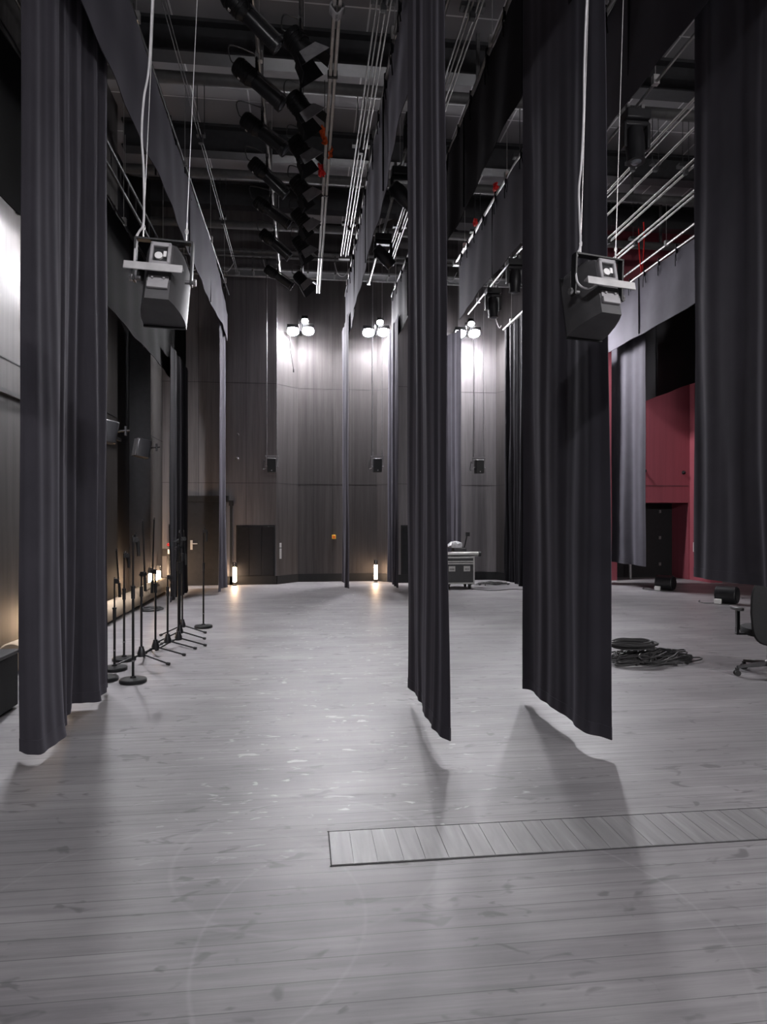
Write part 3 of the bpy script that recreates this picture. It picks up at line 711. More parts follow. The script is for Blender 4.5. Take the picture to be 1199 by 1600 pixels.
# warm tube lamps standing by the skirting
def make_tube_lamp(label, loc, rz, mat='warm_tube'):
    t = thing('tube_lamp', label, 'lamp', loc, (0, 0, rz), group='warm floor lamps')
    m_ = MB(); m_.lathe([(0.05, 0), (0.05, 0.02), (0.02, 0.03), (0.02, 0.08)], 16); m_.box((0, 0.05, 0.25), (0.03, 0.02, 0.5)); m_.build('base', M['black_metal'], t)
    m_ = MB(); m_.lathe([(0.034, 0.08), (0.042, 0.09), (0.042, 0.42), (0.034, 0.43)], 16); m_.build('glowing_tube', M[mat], t)
    m_ = MB(); m_.box((0, 0, 0.49), (0.09, 0.08, 0.12)); c_ = m_.build('cap', M['black_plastic'], t, bevel=0.01)
    m_ = MB(); m_.lathe([(0.012, 0), (0.012, 0.006)], 10, Matrix.Translation((0, -0.042, 0.52)) @ Matrix.Rotation(PI / 2, 4, 'X')); m_.lathe([(0.012, 0), (0.012, 0.006)], 10, Matrix.Translation((0, -0.042, 0.475)) @ Matrix.Rotation(PI / 2, 4, 'X')); m_.build('indicator', M['white'], c_)
    return t
make_tube_lamp('warm glowing tube lamp left of the dark vent panel', (-1.60, 16.02, 0.0), 0)
make_tube_lamp('warm glowing tube lamp between the two thin far legs', (1.76, 16.4, 0.0), 0)
make_tube_lamp('warm glowing tube lamp against the left wall behind the stands', (XL + 0.12, 15.2, 0.0), PI / 2, 'warm_tube_left')
make_tube_lamp('second warm tube lamp by the roll at the left wall', (XL + 0.12, 14.45, 0.0), PI / 2, 'warm_tube_left')
make_tube_lamp('warm tube lamp at the left wall hidden behind the left leg', (XL + 0.10, 9.2, 0.0), PI / 2, 'warm_tube_left')

# ------------------------------------------------------------------ big hung speakers
def make_big_speaker(label, loc, rot, lead):
    """local +Y is the front, away from the viewer"""
    t = thing('hanging_speaker', label, 'speaker', loc, rot, group='hung stage speakers')
    T = Matrix.Rotation(math.radians(-15), 4, 'X')
    # plan outline: wide front, curved sides, narrow rear
    plan_ = [(-0.118, 0.15), (-0.118, 0.08), (-0.105, 0.0), (-0.085, -0.07), (-0.062, -0.125), (0.062, -0.125), (0.085, -0.07), (0.105, 0.0), (0.118, 0.08), (0.118, 0.15)]
    m_ = MB(); vs = []; n = len(plan_)
    lv = [(-0.20, 0.0), (-0.19, -0.012), (-0.02, 0.0), (0.12, 0.0), (0.185, 0.02), (0.205, 0.05)]
    for z, ins in lv:
        for (px, py) in plan_:
            k = 1.0 - max(0, (0.15 - py) / 0.275) * (0.18 if abs(z) > 0.15 else 0.0)
            vs.append((px * (1 - 0.3 * max(0, z - 0.12) / 0.1), max(py, -0.125 + max(0, ins) * 1.2), z * (k if z > 0 else 1)))
    fs = [(j * n + i, j * n + (i + 1) % n, (j + 1) * n + (i + 1) % n, (j + 1) * n + i) for j in range(len(lv) - 1) for i in range(n)]
    fs += [tuple(range(n)), tuple(range((len(lv) - 1) * n, len(lv) * n))]
    m_.add(vs, fs, T); cab = m_.build('cabinet', M['cab_grey'], t)
    m_ = MB(); m_.box((0, 0.155, -0.01), (0.236, 0.012, 0.40), None, T); m_.build('grille', M['black_metal'], t)
    # rear connector plate with a recess
    m_ = MB()
    for c, s in (((-0.046, -0.137, 0.055), (0.018, 0.03, 0.15)), ((0.046, -0.137, 0.055), (0.018, 0.03, 0.15)), ((0, -0.137, 0.118), (0.11, 0.03, 0.026)), ((0, -0.137, -0.005), (0.11, 0.03, 0.04))): m_.box(c, s, None, T)
    pl = m_.build('rear_plate', M['plate_grey'], t, bevel=0.006)
    m_ = MB(); m_.box((0, -0.127, 0.06), (0.075, 0.006, 0.09), None, T); m_.build('recess', M['black_plastic'], pl)
    m_ = MB(); m_.cyl(T @ Vector((-0.008, -0.13, 0.052)), T @ Vector((-0.008, -0.145, 0.052)), 0.021, n=16); m_.box((0.024, -0.137, 0.065), (0.016, 0.01, 0.034), None, T); m_.build('connector', M['white'], pl)
    m_ = MB(); m_.box((0, -0.135, -0.125), (0.108, 0.02, 0.036), None, T); m_.box((0, -0.129, -0.085), (0.108, 0.012, 0.04), None, T)
    for sx in (-0.03, 0.03): m_.cyl(T @ Vector((sx, -0.13, -0.08)), T @ Vector((sx, -0.145, -0.08)), 0.008, n=8); m_.cyl(T @ Vector((sx, -0.145, -0.012)), T @ Vector((sx, -0.16, -0.012)), 0.008, n=8)
    m_.build('lower_plate', M['plate_grey'], t, bevel=0.003)
    m_ = MB(); m_.box((-0.02, -0.165, -0.035), (0.30, 0.035, 0.008), None, T); m_.box((-0.02, -0.185, -0.05), (0.30, 0.007, 0.045), None, T); m_.build('angle_bar', M['angle_grey'], t, bevel=0.002)
    # U bracket
    m_ = MB(); m_.box((0, -0.02, 0.205), (0.315, 0.05, 0.012))
    for sx in (-1, 1): m_.box((sx * 0.152, -0.02, 0.09), (0.012, 0.05, 0.24))
    m_.build('hanging_bracket', M['black_metal'], t, bevel=0.002)
    m_ = MB()
    for sx in (-1, 1): m_.cyl((sx * 0.118, -0.02, -0.01), (sx * 0.172, -0.02, -0.01), 0.012, n=10); m_.cyl((sx * 0.165, -0.02, -0.01), (sx * 0.178, -0.02, -0.01), 0.02, n=6)
    m_.build('pivot_bolt', M['steel'], t)
    m_ = MB()
    for sx in (-0.115, 0.115):
        m_.cyl((sx, -0.02, 0.20), (sx, -0.02, 4.0), 0.0022, n=6); m_.cyl((sx, -0.02, 0.21), (sx, -0.02, 0.25), 0.005, n=8)
        m_.tube([(sx + 0.008 * math.cos(a), -0.02, 0.27 + 0.016 * math.sin(a)) for a in [k * PI / 5 for k in range(10)]], 0.0025, 5, closed=True); m_.cyl((sx, -0.02, 0.285), (sx, -0.02, 0.32), 0.004, n=8)
    m_.build('suspension_wire', M['wire'], t)
    m_ = MB(); m_.tube(smooth_path(lead, 8), 0.0062, 8)
    m_.build('lead', M['cable_grey'], t)
    return t
Ysp = 3.85
pl_ = depth_at(256, 437, Ysp); pr_ = depth_at(930, 460, 3.72)
leadL = [(-0.03, -0.14, 0.03), (-0.05, -0.17, 0.01), (-0.09, -0.16, 0.0), (-0.135, -0.1, 0.012), (-0.146, -0.06, 0.06), (-0.150, -0.04, 0.14), (-0.150, -0.03, 0.205), (-0.138, -0.02, 0.245), (-0.12, -0.02, 0.28), (-0.117, -0.02, 0.36), (-0.13, -0.02, 0.6), (-0.148, -0.02, 0.78), (-0.145, -0.02, 0.98), (-0.126, -0.02, 1.15), (-0.124, -0.02, 1.5), (-0.128, -0.02, 2.2), (-0.12, -0.02, 4.0)]
make_big_speaker('small grey speaker hung at left before the long border, grey lead curving down', tuple(pl_), (0, math.radians(2.5), math.radians(1)), leadL)
leadR = [(-0.03, -0.14, 0.03), (-0.05, -0.17, 0.0), (-0.09, -0.17, -0.005), (-0.14, -0.14, -0.03), (-0.152, -0.06, 0.03), (-0.150, -0.03, 0.14), (-0.140, -0.03, 0.205), (-0.12, -0.02, 0.245), (-0.118, -0.02, 0.30), (-0.128, -0.02, 0.42), (-0.138, -0.02, 0.58), (-0.128, -0.02, 0.72), (-0.122, -0.02, 1.0), (-0.128, -0.02, 1.4), (-0.12, -0.02, 2.2), (-0.12, -0.02, 4.0)]
make_big_speaker('small grey speaker hung at right before the wide leg curtain', tuple(pr_), (0, math.radians(2.0), math.radians(9)), leadR)
xb = thing('batten_pipe', 'cross pipe above the view that carries the two hung speakers', 'pipe', (-2.0, 3.8, 7.06), group='batten pipes')
m_ = MB(); m_.cyl((0, 0, 0), (5.2, 0, 0), 0.024); m_.build('pipe', M['alu'], xb)

# small speakers hung before the back wall
def make_small_speaker(label, loc):
    t = thing('hanging_speaker', label, 'speaker', loc, group='small speakers by the back wall')
    m_ = MB(); m_.box((0, 0, -0.02), (0.20, 0.20, 0.32)); m_.build('cabinet', M['black_plastic'], t, bevel=0.02)
    m_ = MB(); m_.box((0, -0.102, -0.02), (0.185, 0.008, 0.30)); g_ = m_.build('grille', M['black_metal'], t)
    m_ = MB(); m_.cyl((0, -0.105, -0.14), (0, -0.111, -0.14), 0.014, n=12); m_.build('badge', M['plate_grey'], g_)
    m_ = MB(); m_.box((0, 0, 0.20), (0.30, 0.04, 0.02)); m_.box((0, 0, 0.155), (0.21, 0.04, 0.02))
    for sx in (-1, 1): m_.box((sx * 0.13, 0, 0.08), (0.012, 0.03, 0.24)); m_.cyl((sx * 0.1, 0, -0.04), (sx * 0.15, 0, -0.04), 0.01, n=8)
    m_.build('hanging_bracket', M['plate_grey'], t)
    m_ = MB()
    for sx in (-0.11, 0.11): m_.cyl((sx, 0, 0.2), (sx, 0, 4.9), 0.006, n=6); m_.box((sx, 0, 0.26), (0.02, 0.02, 0.09))
    m_.build('suspension_wire', M['steel'], t)
    m_ = MB(); m_.tube(smooth_path([(-0.1, 0.08, -0.05), (-0.2, 0.05, -0.1), (-0.18, 0.05, 0.1), (-0.13, 0.03, 0.5), (-0.13, 0.03, 4.8)], 5), 0.008, 6); m_.build('lead', M['cable'], t)
    return t
make_small_speaker('small black speaker hung before the pier above the dark vent panel', tuple(depth_at(425, 726, 15.6)))
make_small_speaker('small black speaker hung between the two thin far legs', tuple(depth_at(590, 726, 15.75)))
make_small_speaker('small black speaker hung above the flight case', tuple(depth_at(749, 728, 15.5)))
# two speakers on arms along the left wall
def make_wall_speaker(label, loc):
    t = thing('wall_speaker', label, 'speaker', loc, (0, 0, math.radians(-58)), group='left wall speakers')
    m_ = MB(); m_.prism([(-0.13, 0.10), (-0.10, -0.10), (0.10, -0.10), (0.13, 0.10), (0.10, 0.16), (-0.10, 0.16)], 'z', -0.17, 0.17, Matrix.Rotation(math.radians(-10), 4, 'X')); m_.build('cabinet', M['black_plastic'], t, bevel=0.02)
    m_ = MB(); m_.box((0, -0.105, 0), (0.19, 0.012, 0.32), None, Matrix.Rotation(math.radians(-10), 4, 'X')); m_.build('grille', M['cab_grey'], t)
    m_ = MB(); m_.cyl((0, 0.1, 0), (0.0, 0.36, 0.04), 0.014, n=8); m_.cyl((0, 0.30, -0.04), (0, 0.30, 0.10), 0.02, n=8); m_.build('arm', M['black_metal'], t)
    return t
make_wall_speaker('black wall speaker on an arm beside the left leg curtain', (-2.98, 10.6, 2.90))
make_wall_speaker('black wall speaker further along the left wall, in the dark recess', (-3.0, 12.9, 2.88))
m_ = MB(); m_.box((XL + 0.02, 9.0, 2.98), (0.04, 7.0, 0.05)); tag(m_.build('wall_conduit', M['black_metal']), 'thin black conduit along the left wall behind the wall speakers', 'conduit')

# ------------------------------------------------------------------ things on the back wall
def vent(label, x0, x1, z0, z1, y, n):
    t = thing('vent_panel', label, 'panel', ((x0 + x1) / 2, y, (z0 + z1) / 2), group='dark wall vents')
    w = (x1 - x0) / n
    for i in range(n):
        m_ = MB(); m_.box((x0 + w * (i + 0.5) - (x0 + x1) / 2, -0.02, 0), (w - 0.012, 0.03, z1 - z0)); m_.build('leaf', M['black_board'], t, bevel=0.003)
    m_ = MB(); m_.box((0, -0.006, 0), (x1 - x0 + 0.05, 0.012, z1 - z0 + 0.05)); m_.build('frame', M['void'], t)
    return t
vent('dark three leaf vent panel on the pier beside the white signs', -1.56, -0.70, 0.22, 1.38, 16.2, 3)
vent('dark vent panel partly hidden by the narrow leg', 2.38, 3.22, 0.22, 1.38, 16.2, 3)
def wall_box(name, label, cat, loc, size, mat, extra=None):
    m_ = MB(); m_.box((0, 0, 0), size); o = m_.build(name, M[mat], None, 0.006, loc=loc); tag(o, label, cat)
    if extra: extra(o)
    return o
def sticker(o):
    m_ = MB(); m_.box((0, -0.022, 0.0), (0.05, 0.004, 0.06)); m_.build('call_point_button', M['orange'], o)
wall_box('call_point', 'small yellow call point box on the dark recess wall', 'alarm', tuple(depth_at(522, 839, 16.72)), (0.10, 0.04, 0.10), 'yellow', sticker)
fl = depth_at(437, 852, 16.27)
wall_box('wall_sign', 'small square white sign on the edge of the pier, above the taller one', 'sign', (fl.x, 16.29, fl.z), (0.09, 0.03, 0.11), 'white')
wall_box('wall_sign', 'taller white sign on the edge of the pier, under the square one', 'sign', (fl.x, 16.29, fl.z - 0.20), (0.09, 0.03, 0.25), 'white')
def wall_knob(label, loc, mat='steel'):
    m_ = MB(); m_.lathe([(0.05, 0), (0.05, 0.012), (0.03, 0.02), (0.036, 0.05), (0.02, 0.07)], 16, Matrix.Rotation(PI / 2, 4, 'X')); return tag(m_.build('wall_socket', M[mat], loc=loc), label, 'socket')
wall_knob('round metal socket on the pier left of the hung speaker', tuple(depth_at(371, 717, 16.2)))
m_ = MB(); m_.tube(smooth_path([(0, 0, 0), (0.02, -0.06, 0.0), (0.04, -0.07, -0.04)], 4), 0.012, 8); tag(m_.build('wall_hook', M['steel'], loc=tuple(depth_at(371, 678, 16.2))), 'small metal hook on the pier above the round socket', 'hook')
wall_knob('round dark socket on the red wall above the dark opening', (8.62, 16.2, 2.78), 'black_metal')
wall_knob('round metal knob at the right edge of the red wall panel', (9.68, 16.2, 2.74), 'black_metal')
wall_box('switch_plate', 'white switch plate on the red pier beside the raised leg', 'switch', (9.845, 15.98, 0.84), (0.02, 0.10, 0.24), 'white')
m_ = MB(); m_.cyl((8.45, 16.6, 0), (8.43, 16.6, 0.9), 0.03); tag(m_.build('grey_post', M['plate_grey']), 'thin grey post standing in the dark opening', 'post')
m_ = MB(); m_.tube(smooth_path([(0, 0, 0), (0.01, -0.02, -0.4), (0.05, -0.02, -0.7), (0.09, -0.02, -0.95)], 6), 0.008, 6); m_.box((0.09, -0.02, -0.99), (0.03, 0.03, 0.07)); tag(m_.build('dangling_cable', M['cable'], loc=tuple(depth_at(453, 515, 16.25))), 'thin black cable dangling under the left floodlight cluster', 'cable')
m_ = MB(); m_.tube(smooth_path([(0, 0, 0), (0.01, -0.02, -0.5), (0.05, -0.02, -1.0), (0.14, -0.02, -1.25), (0.19, -0.02, -1.2)], 6), 0.009, 6); tag(m_.build('dangling_cable', M['cable_grey'], loc=tuple(depth_at(771, 430, 15.6))), 'pale cable end dangling right of the right floodlight cluster', 'cable')

# ------------------------------------------------------------------ microphone stands
def boom_part(t, z, rz, length=0.62, up=0.42):
    A = Matrix.Rotation(rz, 4, 'Z')
    m_ = MB(); m_.box((0.02, 0, z), (0.05, 0.035, 0.05), None, A); m_.cyl(A @ Vector((0.03, -0.03, z)), A @ Vector((0.03, 0.03, z)), 0.02, n=12); m_.tube([A @ Vector((0.03, 0.03, z)), A @ Vector((0.03, 0.07, z - 0.01)), A @ Vector((0.04, 0.08, z - 0.03))], 0.006, 6); m_.build('boom_clutch', M['black_plastic'], t)
    m_ = MB(); m_.cyl(A @ Vector((0.05, 0, z - (length - up))), A @ Vector((0.02, 0, z + up)), 0.0085, n=8); bo = m_.build('boom_arm', M['black_metal'], t)
    m_ = MB(); m_.cyl(A @ Vector((0.052, 0, z - (length - up) - 0.01)), A @ Vector((0.046, 0, z - (length - up) + 0.14)), 0.016, n=10); m_.build('counterweight', M['rubber'], bo)
    m_ = MB(); m_.cyl(A @ Vector((0.02, 0, z + up)), A @ Vector((0.019, 0, z + up + 0.02)), 0.008, n=8); m_.build('chrome_tip', M['chrome'], bo)
def round_stand(label, loc, h, boom=None, rz=0.0):
    t = thing('microphone_stand', label, 'microphone stand', loc, group='microphone stands')
    m_ = MB(); m_.lathe([(0.118, 0.0), (0.128, 0.004), (0.128, 0.03), (0.12, 0.038), (0.03, 0.045), (0.022, 0.06)], 32); m_.build('round_base', M['black_metal'], t)
    zl = h * 0.62
    m_ = MB(); m_.cyl((0, 0, 0.04), (0, 0, zl), 0.0125, n=12); m_.build('lower_tube', M['black_metal'], t)
    m_ = MB(); m_.cyl((0, 0, zl - 0.06), (0, 0, zl + 0.05), 0.019, n=12); m_.cyl((0, 0, zl + 0.05), (0, 0, zl + 0.065), 0.023, n=12); m_.build('height_clutch', M['black_plastic'], t)
    m_ = MB(); m_.cyl((0, 0, zl), (0, 0, h), 0.0085, n=10); up_ = m_.build('upper_tube', M['black_metal'], t)
    m_ = MB(); m_.cyl((0, 0, h), (0, 0, h + 0.022), 0.0085, n=10); m_.build('chrome_tip', M['chrome'], up_)
    m_ = MB(); m_.cyl((0, 0, 0.2), (0, 0, 0.215), 0.016, n=10); m_.build('collar', M['steel'], t)
    if boom: boom_part(t, h - 0.02, rz, *boom)
    return t
def tripod_stand(label, loc, h, boom, rz=0.0, leg_rot=0.0):
    t = thing('microphone_stand', label, 'microphone stand', loc, group='microphone stands')
    m_ = MB(); m_.lathe([(0.02, 0.075), (0.042, 0.08), (0.045, 0.115), (0.03, 0.16), (0.024, 0.19)], 20); m_.build('hub', M['black_plastic'], t)
    for k in range(3):
        a = leg_rot + k * 2 * PI / 3
        d = Vector((math.cos(a), math.sin(a), 0))
        m_ = MB(); m_.cyl(d * 0.03 + Vector((0, 0, 0.10)), d * 0.335 + Vector((0, 0, 0.018)), 0.0095, n=8); lg = m_.build('leg', M['black_metal'], t)
        m_ = MB(); m_.cyl(d * 0.315 + Vector((0, 0, 0.021)), d * 0.35 + Vector((0, 0, 0.016)), 0.016, n=10); m_.build('rubber_foot', M['rubber'], lg)
    zl = h * 0.8
    m_ = MB(); m_.cyl((0, 0, 0.10), (0, 0, zl), 0.0125, n=12); m_.build('lower_tube', M['black_metal'], t)
    m_ = MB(); m_.cyl((0, 0, zl - 0.05), (0, 0, zl + 0.06), 0.019, n=12); m_.build('height_clutch', M['black_plastic'], t)
    m_ = MB(); m_.cyl((0, 0, zl), (0, 0, h), 0.0085, n=10); m_.build('upper_tube', M['black_metal'], t)
    if boom: boom_part(t, h, rz, *boom)
    return t
def stand_h(v_base, v_top): return EYE * (v_base - v_top) / (v_base - VH)
F_ = floor_at
round_stand('nearest microphone stand on a round base with a tall straight pole', F_(208, 1066), stand_h(1066, 840), (0.2, 0.05), 0.3).children
round_stand('round base microphone stand with a short boom close to the left leg', F_(179, 1047), stand_h(1047, 905), (0.48, 0.32), 0.2)
round_stand('round base microphone stand standing behind the row close to the roll', F_(194, 1032), stand_h(1032, 865), (0.16, 0.03), 0.5)
round_stand('microphone stand half hidden behind the edge of the left leg', F_(164, 1063), stand_h(1063, 815))
round_stand('lone round base microphone stand farthest away before the black door', F_(318, 981), stand_h(981, 828), (0.2, 0.06), -0.4)
tripod_stand('nearest tripod microphone stand, its boom raised beside the round base pole', F_(221, 1037), stand_h(1037, 897), (0.76, 0.58), 0.9, math.radians(-22))
tripod_stand('second tripod microphone stand in the row, boom pointing up', F_(243, 1025), stand_h(1025, 893), (0.84, 0.60), 2.6, math.radians(-9))
tripod_stand('third tripod microphone stand in the row of tripods', F_(262, 1015), stand_h(1015, 902), (0.84, 0.62), 0.5, math.radians(-7))
tripod_stand('fourth tripod microphone stand in the row, boom hung with clips', F_(279, 1010), stand_h(1010, 855), (0.5, 0.18), 1.2, math.radians(-8))
tripod_stand('fifth tripod microphone stand in the row, behind the clipped boom', F_(281, 999), stand_h(999, 845), (0.5, 0.12), 2.0, math.radians(-12))
tripod_stand('farthest tripod microphone stand at the end of the row', F_(285, 989), stand_h(989, 842), (0.45, 0.10), 0.3, math.radians(-16))

# carpet roll along the left wall
m_ = MB(); R_ = 0.15; pts = []
def roll_ring(y, rad): return [(math.cos(2 * PI * k / 28) * rad, y, math.sin(2 * PI * k / 28) * rad) for k in range(28)]
ys = [0, 0.02] + [0.3 * i for i in range(1, 26)] + [7.62]
rnd = random.Random(3); vs = []
for i, y in enumerate(ys):
    rr = R_ * (0.93 if i in (0, len(ys) - 1) else 1 + 0.03 * math.sin(i * 1.7))
    vs += roll_ring(y, rr)
fs = [(j * 28 + k, j * 28 + (k + 1) % 28, (j + 1) * 28 + (k + 1) % 28, (j + 1) * 28 + k) for j in range(len(ys) - 1) for k in range(28)] + [tuple(range(28)), tuple(range((len(ys) - 1) * 28, len(ys) * 28))]
m_.add(vs, fs); roll = m_.build('carpet_roll', M['cream'], loc=(-2.98, 7.3, 0.155))
tag(roll, 'long cream roll lying on the floor along the left wall', 'roll')
m_ = MB()
vs = []
ang = [math.radians(a) for a in range(40, 120, 8)]
for y in (5.4, 5.7, 6.2, 6.6): 
    vs += [(math.cos(a) * (R_ + 0.012 + 0.02 * math.sin(y * 5)), y + 0.1 * math.sin(a * 6), math.sin(a) * (R_ + 0.012)) for a in ang]
n = len(ang); m_.add(vs, [(j * n + k, j * n + k + 1, (j + 1) * n + k + 1, (j + 1) * n + k) for j in range(3) for k in range(n - 1)])
fo = m_.build('loose_flap', M['cream'], roll); so = fo.modifiers.new('Solidify', 'SOLIDIFY'); so.thickness = 0.004
# coil by the roll
def coil(name, label, c, rad, n, mat='cable', r=0.009, seed=1, flat=1.0):
    rr = random.Random(seed); m_ = MB()
    for i in range(n):
        q = rad * rr.uniform(0.72, 1.0); ox, oy = rr.uniform(-0.04, 0.04), rr.uniform(-0.04, 0.04)
        m_.tube(smooth_path([(ox + q * math.cos(a), oy + q * flat * math.sin(a), r + i * r * 0.9 + rr.uniform(0, r)) for a in [k * PI / 5 for k in range(10)]], 4, True), r, 6, closed=True)
    return tag(m_.build(name, M[mat], loc=c), label, 'cable')
coil('cable_coil', 'flat black cable coil on the floor beside the cream roll', tuple(F_(238, 954)), 0.19, 6, seed=4)
# crate at the left edge with cables on it
cr = thing('equipment_crate', 'black crate at the left edge behind the left leg', 'crate', (-2.70, 5.62, 0))
m_ = MB(); m_.box((0, 0, 0.24), (0.62, 0.75, 0.44)); m_.build('body', M['void'], cr, bevel=0.012)
m_ = MB(); m_.box((0, 0, 0.475), (0.64, 0.77, 0.03)); m_.build('lid', M['black_plastic'], cr, bevel=0.006)
m_ = MB()
for sx in (-0.25, 0.25):
    for sy in (-0.3, 0.3): m_.box((sx, sy, 0.01), (0.06, 0.06, 0.02))
m_.build('foot', M['rubber'], cr)
coil('cable_coil', 'tangled black cables lying on the crate at the left edge', (-2.66, 5.62, 0.49), 0.22, 9, seed=9, r=0.011)
# small cluttered box with a red cap by the left lamp
m_ = MB(); m_.box((0, 0, 0.42), (0.05, 0.05, 0.84)); m_.box((0, -0.03, 0.80), (0.22, 0.12, 0.16)); wb_ = m_.build('wall_socket_post', M['black_metal'], loc=(XL + 0.22, 15.75, 0)); tag(wb_, 'dark socket post with a white box and red plug by the left lamps', 'post')
m_ = MB(); m_.box((0.06, -0.10, 0.82), (0.09, 0.05, 0.10)); m_.build('white_box', M['white'], wb_)
m_ = MB(); m_.lathe([(0.035, 0), (0.04, 0.02), (0.02, 0.08)], 12, Matrix.Translation((0.03, -0.09, 0.98)) @ Matrix.Rotation(PI / 2, 4, 'X')); m_.build('red_plug', M['red_led'], wb_)

# ------------------------------------------------------------------ flight case
fc = thing('flight_case', 'black flight case with aluminium edges near the back wall', 'case', (3.45, 14.92, 0))
W, D, H0, H1 = 0.66, 0.5, 0.12, 0.58
m_ = MB(); m_.box((0, 0, (H0 + H1) / 2), (W, D, H1 - H0)); m_.build('body', M['laminate'], fc)
m_ = MB(); m_.box((0, 0, 0.655), (W, D, 0.11)); m_.build('lid', M['laminate'], fc)
m_ = MB()
for sx in (-1, 1):
    for sy in (-1, 1): m_.box((sx * W / 2, sy * D / 2, 0.41), (0.035, 0.035, 0.62))
for z in (0.125, 0.565, 0.61, 0.70):
    for sy in (-1, 1): m_.box((0, sy * D / 2, z), (W + 0.03, 0.03, 0.032))
    for sx in (-1, 1): m_.box((sx * W / 2, 0, z), (0.03, D + 0.03, 0.032))
m_.build('edging', M['alu'], fc, bevel=0.004)
for sx in (-0.17, 0.17):
    m_ = MB(); m_.box((sx, -D / 2 - 0.006, 0.45), (0.15, 0.014, 0.12)); la = m_.build('latch_plate', M['alu'], fc, bevel=0.004)
    m_ = MB(); m_.box((sx, -D / 2 - 0.018, 0.44), (0.10, 0.014, 0.035)); m_.build('latch', M['steel'], la)
for sx in (-0.24, 0.24):
    for sy in (-0.22, 0.22):
        m_ = MB(); m_.cyl((sx - 0.02, sy, 0.05), (sx + 0.02, sy, 0.05), 0.05, n=16); m_.box((sx, sy, 0.095), (0.07, 0.07, 0.03)); m_.build('caster', M['rubber'], fc)
m_ = MB(); m_.cyl((-0.45, 0, 0), (0.4, 0, 0), 0.05, n=20); tu = tag(m_.build('poster_tube', M['alu'], loc=(3.50, 14.76, 0.771)), 'pale tube lying along the top of the flight case', 'tube')
m_ = MB(); m_.cyl((0.4, 0, 0), (0.46, 0, 0), 0.054, n=20); m_.build('end_cap', M['rubber'], tu)
m_ = MB(); m_.box((0, 0, 0.09), (0.30, 0.24, 0.18)); bx_ = tag(m_.build('black_box', M['black_plastic'], bevel=0.01, loc=(3.52, 15.0, 0.716)), 'black box standing on the flight case under the white bag', 'box')
m_ = MB(); rnd = random.Random(5)
ring = []
prof = [(0.02, 0.0), (0.15, 0.01), (0.17, 0.05), (0.13, 0.10), (0.07, 0.13), (0.02, 0.14)]
nn = 18; vs = []
for r, z in prof:
    for k in range(nn):
        a = 2 * PI * k / nn; q = r * rnd.uniform(0.75, 1.2)
        vs.append((q * math.cos(a) * 1.1, q * math.sin(a) * 0.6, z + (rnd.uniform(-0.015, 0.02) if z > 0.02 else 0)))
m_.add(vs, [(j * nn + k, j * nn + (k + 1) % nn, (j + 1) * nn + (k + 1) % nn, (j + 1) * nn + k) for j in range(len(prof) - 1) for k in range(nn)] + [tuple(range(nn)), tuple(range((len(prof) - 1) * nn, len(prof) * nn))])
tag(m_.build('plastic_bag', M['bag'], loc=(3.42, 15.0, 0.898)), 'crumpled white plastic bag on top of the flight case pile', 'bag')
m_ = MB(); m_.cyl((0, 0, 0), (0.07, 0, 0.30), 0.016); m_.box((0.08, 0, 0.31), (0.09, 0.05, 0.09)); m_.cyl((0, 0, 0), (0, 0, 0.01), 0.05); tag(m_.build('clamp_arm', M['black_metal'], loc=(3.66, 15.08, 0.898)), 'small black clamp arm sticking up from the flight case pile', 'clamp')

def cable_heap(label, c, rx, ry, hgt, n, seed, r=0.008, mat='cable', ends=True):
    """looped cable: one heap per call"""
    rr = random.Random(seed); m_ = MB()
    for i in range(n):
        ox, oy = rr.uniform(-0.45, 0.45) * rx, rr.uniform(-0.45, 0.45) * ry
        a0 = rr.uniform(0, PI); q1, q2 = rr.uniform(0.25, 0.6) * rx, rr.uniform(0.12, 0.35) * ry
        hz = max(0, 1 - (abs(ox) / rx + abs(oy) / ry)) * hgt * rr.uniform(0.1, 1.0)
        pts_ = []
        for k in range(12):
            a = 2 * PI * k / 12
            x_ = q1 * math.cos(a) * (1 + rr.uniform(-.12, .12)); y_ = q2 * math.sin(a) * (1 + rr.uniform(-.2, .2))
            pts_.append((ox + x_ * math.cos(a0 * 0.3) - y_ * math.sin(a0 * 0.3), oy + x_ * math.sin(a0 * 0.3) + y_ * math.cos(a0 * 0.3), r + hz * (1 - 0.5 * abs(math.cos(a))) + rr.uniform(0, 0.012)))
        m_.tube(smooth_path(pts_, 4, True), r * rr.uniform(0.8, 1.2), 6, closed=True)
    for k in range(4 if ends else 0):
        a = rr.uniform(-2.6, -0.2); p = Vector((rx * 0.8 * math.cos(a), ry * 0.9 * math.sin(a), 0.012))
        m_.cyl(p, p + Vector((0.06 * rr.uniform(-1, 1), 0.03, 0)), 0.013, n=8)
    return tag(m_.build('cable_heap', M[mat], loc=c), label, 'cable')
cable_heap('heap of looped black cables on the floor right of the wide leg', tuple(F_(1012, 1030)), 0.62, 0.42, 0.17, 46, 2)
coil('cable_coil', 'neat thick black cable coil on top of the heap of looped cables', tuple(F_(990, 1014, 0.13)), 0.27, 6, seed=12, r=0.014, flat=0.6)
cable_heap('tangle of thin cables on the floor right of the flight case', (4.42, 15.6, 0), 0.55, 0.35, 0.07, 20, 6, 0.007)
m_ = MB(); m_.tube(smooth_path([(-0.9, 0, 0.008), (-0.5, -0.3, 0.008), (0, -0.1, 0.008), (0.4, -0.35, 0.008), (0.9, -0.3, 0.008), (1.1, -0.05, 0.008)], 8), 0.008, 6); tag(m_.build('floor_cable', M['cable'], loc=(4.6, 14.5, 0)), 'single thin cable trailing over the floor before the cable tangle', 'cable')

